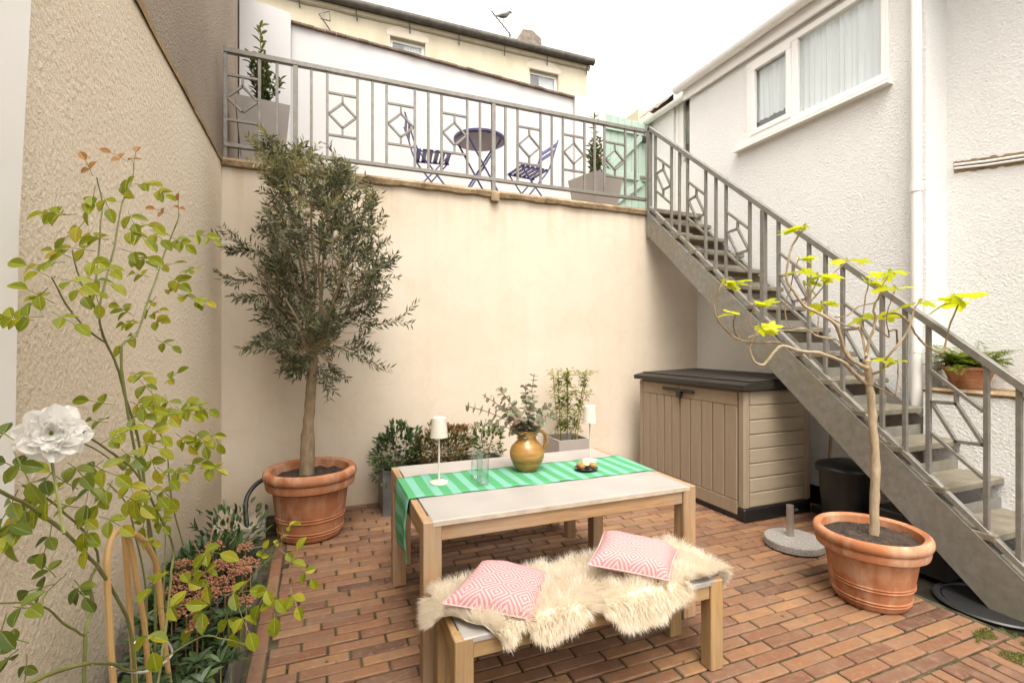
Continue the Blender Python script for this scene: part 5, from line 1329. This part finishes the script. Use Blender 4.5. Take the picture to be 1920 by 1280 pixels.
for pts, r0, r1, k in canes:
    P = smooth_path([pl(u, v, k, 1.9) for u, v in pts], 4); cn.tube([p + rv(.0012) for p in P], [(r0 + (r1 - r0) * i / len(P)) * .72 * (1.2 if i % 6 == 3 else 1) for i in range(len(P))], 7)
    for i in range(0, len(P), 2):      # thorns
        if r0 > .004: d_ = rv(1).normalized(); cn.leaf(P[i] + d_ * r1, d_, rv(1), .008, .004, 0)
for (x, y, a, s_) in ((620, 160, .0, .040), (700, 180, -.4, .038), (560, 250, .9, .042), (590, 280, -.9, .045), (440, 170, -1.9, .045), (470, 200, -1.0, .040), (350, 300, 3.2, .040), (400, 320, -2.2, .045), (300, 300, 3.0, .035), (560, 350, -.6, .050), (650, 340, -.3, .052), (690, 370, -.6, .05), (780, 400, -.5, .045), (870, 400, .1, .04), (940, 400, -.4, .035), (500, 420, 2.9, .05), (560, 460, -.3, .05), (600, 490, -.3, .048), (440, 470, 3.0, .045), (330, 500, 2.8, .035), (300, 520, 3.3, .038), (400, 520, -.1, .04), (460, 540, -.3, .042), (230, 590, 2.7, .042), (280, 600, -.2, .045), (220, 640, -2.4, .04), (340, 620, -.7, .038), (400, 590, -.3, .04), (440, 620, -1.4, .038), (720, 560, .5, .042), (690, 590, 2.9, .042), (780, 590, -.4, .048), (830, 570, .3, .035), (760, 650, .1, .045), (820, 670, -.2, .05), (880, 690, -.2, .04), (720, 680, -2.0, .035), (250, 710, 2.6, .04), (200, 770, 3.2, .042), (240, 750, -.5, .038), (160, 790, 3.0, .035), (620, 770, 2.6, .038), (660, 800, 3.2, .045), (700, 800, .1, .045), (640, 830, -2.2, .045), (680, 770, .4, .035), (720, 880, -.4, .04), (600, 1030, -.2, .045), (640, 1060, -.7, .05), (700, 1110, -1.0, .05), (760, 1130, -.9, .052), (820, 1150, -.5, .05), (760, 1080, .7, .04), (880, 1170, -.4, .045), (530, 1180, 2.9, .045), (600, 1165, -.2, .042)):
    leafset(*A3(x, y), a, .78, random.choice((3, 3, 5)), s_ * .70)
for (x, y, a, s_) in ((60, 200, 2.8, .05), (60, 250, -1.2, .055), (240, 330, -2.0, .05), (300, 300, -.5, .05), (120, 340, 2.9, .05), (80, 420, -2, .05), (480, 120, 3.1, .05), (560, 110, .2, .05), (540, 240, -.3, .065), (460, 290, -2.4, .055), (420, 360, -1.5, .06), (160, 470, -2.2, .045), (40, 520, -1.6, .05), (230, 580, -1.6, .045), (250, 810, 2.6, .045), (240, 840, 3.4, .045), (330, 820, -.7, .045), (320, 850, -1.0, .042), (130, 1100, 2.7, .04), (80, 1130, -2.4, .045), (120, 1150, -1.5, .042), (30, 970, -1.8, .06), (60, 940, .2, .05)):
    leafset(*A4(x, y), a, .70, 3, s_ * .52, rd)
for (x, y, a, s_) in ((600, 60, .0, .05), (640, 130, -.6, .05), (700, 60, -.4, .052), (780, 50, -.5, .05), (600, 200, -.5, .05), (660, 260, -.8, .05), (700, 320, -.6, .05), (640, 340, 2.6, .045), (560, 360, -.9, .05), (500, 380, -2, .05), (640, 400, -.5, .05), (700, 400, -1, .045), (780, 170, -.8, .05), (840, 160, -.6, .05), (890, 160, -1.1, .05), (930, 150, -1.2, .05), (820, 310, .1, .055), (890, 325, -.1, .05), (760, 330, -.3, .04), (350, 420, 2.4, .05), (280, 410, -2.4, .055), (400, 300, -.5, .05), (440, 220, .5, .05), (390, 500, -1.6, .045), (350, 500, 3.0, .04), (400, 560, -1.4, .045), (440, 540, -.4, .045), (150, 560, -2.6, .04), (530, 440, -.5, .05), (660, 530, .3, .045), (640, 560, -2.0, .04), (690, 540, -.5, .04), (580, 580, .7, .04), (630, 650, .0, .03)):
    leafset(*A4(x, y), a, .66, random.choice((3, 5)), s_ * .60)
for (x, y, a, s_) in ((860, 690, -.2, .055), (900, 730, -1.3, .055), (820, 880, 1.2, .05), (860, 850, .9, .04), (940, 920, -2.2, .06), (980, 890, .1, .06), (1000, 950, -1.4, .06), (1060, 940, -.9, .06), (1210, 820, -2.0, .055), (1230, 850, -1.5, .06), (1280, 780, 1.2, .045), (1290, 850, -1.0, .045), (1330, 760, -.9, .04), (1150, 740, 1.2, .03), (1270, 590, .5, .025), (1205, 680, .8, .025), (640, 1010, -1.3, .05), (700, 950, .1, .045), (660, 890, 1.0, .05)):
    leafset(*A4(x, y), a, .60, 3, s_ * .78)
for (x, y, a) in ((590, 60, 2.6), (615, 70, 1.6), (430, 125, 2.0), (785, 300, 2.8), (825, 300, 1.5)):
    leafset(*A3(x, y), a, .8, 3, .022, rn)
stuff(cn.build('canes', 'cane', rs, True)); build_leaves(rl, 'rose_leaf', rs, limit=230); build_leaves(rd, 'rose_dark', rs, limit=70); build_leaves(rn, 'rose_new', rs)
fw_ = MB(); fcn = at(96, 812, 1.02); view = -dirp(96, 812).normalized(); right = view.cross(Vector((0, 0, 1))).normalized(); upv = right.cross(view).normalized()
def petal(c, d_, nm, L, W):
    d_ = d_.normalized(); sd = d_.cross(nm).normalized(); up_ = sd.cross(d_); n1, n2 = 6, 6; o = len(fw_.v); ph_ = U(0, 9); cup = U(.15, .5); cu = U(-.35, .35)
    for i in range(n1 + 1):
        a = i / n1; ww = W * math.sin(math.pi * (.12 + .62 * a)) ** .8 * (1 if a < .9 else .86)
        for j in range(n2 + 1):
            b = 2 * j / n2 - 1; rf_ = noise.noise((a * 2.5 + ph_, b * 2.2, ph_)) * .16 * a + .05 * math.sin(b * 7 + ph_) * a * a
            fw_.v.append(tuple(c + d_ * (L * a * (1 - .12 * b * b * a)) + sd * (ww * .5 * b) + up_ * (L * (cup * b * b * .4 - cu * a * a + rf_))))
    f0 = len(fw_.f)
    for i in range(n1):
        for j in range(n2): q = o + i * (n2 + 1) + j; fw_.f.append((q, q + 1, q + n2 + 2, q + n2 + 1))
    fw_.marks.append((o, len(fw_.v), f0, len(fw_.f), L * W))
for ring, (nP, rr, op) in enumerate(((13, .058, .05), (14, .053, .35), (13, .044, .75), (11, .034, 1.3), (9, .024, 2.2))):
    for i in range(nP):
        a = 2 * math.pi * (i + U(-.35, .35)) / nP + ring * .4; o_ = right * math.cos(a) + upv * math.sin(a); d_ = (o_ + view * op * .6 + rv(.25)).normalized()
        petal(fcn + o_ * .004 + view * .003 * ring, d_, view - o_ * op * .5 + rv(.3), rr * U(.75, 1.15), rr * U(.6, .95))
hb = MB()
for i in range(40): hb.octa(fcn + view * .012 + (right * U(-1, 1) + upv * U(-1, 1)) * .008, .0025)
blo = hb.build('bloom', 'lime_leaf', rs); build_leaves(fw_, 'petal', blo, 'petal')
cn2 = MB(); cn2.tube(smooth_path([fcn - view * .01, fcn - view * .05 - upv * .05, pl(120, 1000, .6)], 4), .003, 6); cn2.build('flower_stalk', 'cane', rs, True)
hp_ = thing('bamboo_hoops', 'bent bamboo canes tied into hoops around the rose', 'plant support', (-.55, 2.0, .16))
for pts, k in (([A4(505, 1290), A4(490, 1100), A4(480, 900), A4(475, 750), A4(490, 650), A4(515, 608), A4(545, 604), A4(570, 640), A4(590, 720), A4(610, 850), A4(640, 1010), A4(665, 1290)], .70), ([A4(600, 1290), A4(580, 1000), A4(566, 800), A4(553, 620)], .74), ([A4(590, 615), A4(640, 650), A4(690, 740), A4(708, 850), A4(720, 1000), A4(755, 1290)], .66)):
    P = smooth_path([pl(u, v, k, 2.4) for u, v in pts], 4); MB().tube(P, .0085, 8).build('cane', 'bamboo', hp_, True)
P = smooth_path([pl(*A4(x, y), .66, 2.3) for x, y in ((500, 1200), (580, 1228), (660, 1225), (740, 1180), (765, 1140), (740, 1095), (690, 1075), (610, 1095), (605, 1100))], 4); MB().tube(P, .004, 6).build('tie', 'upvc', hp_, True)
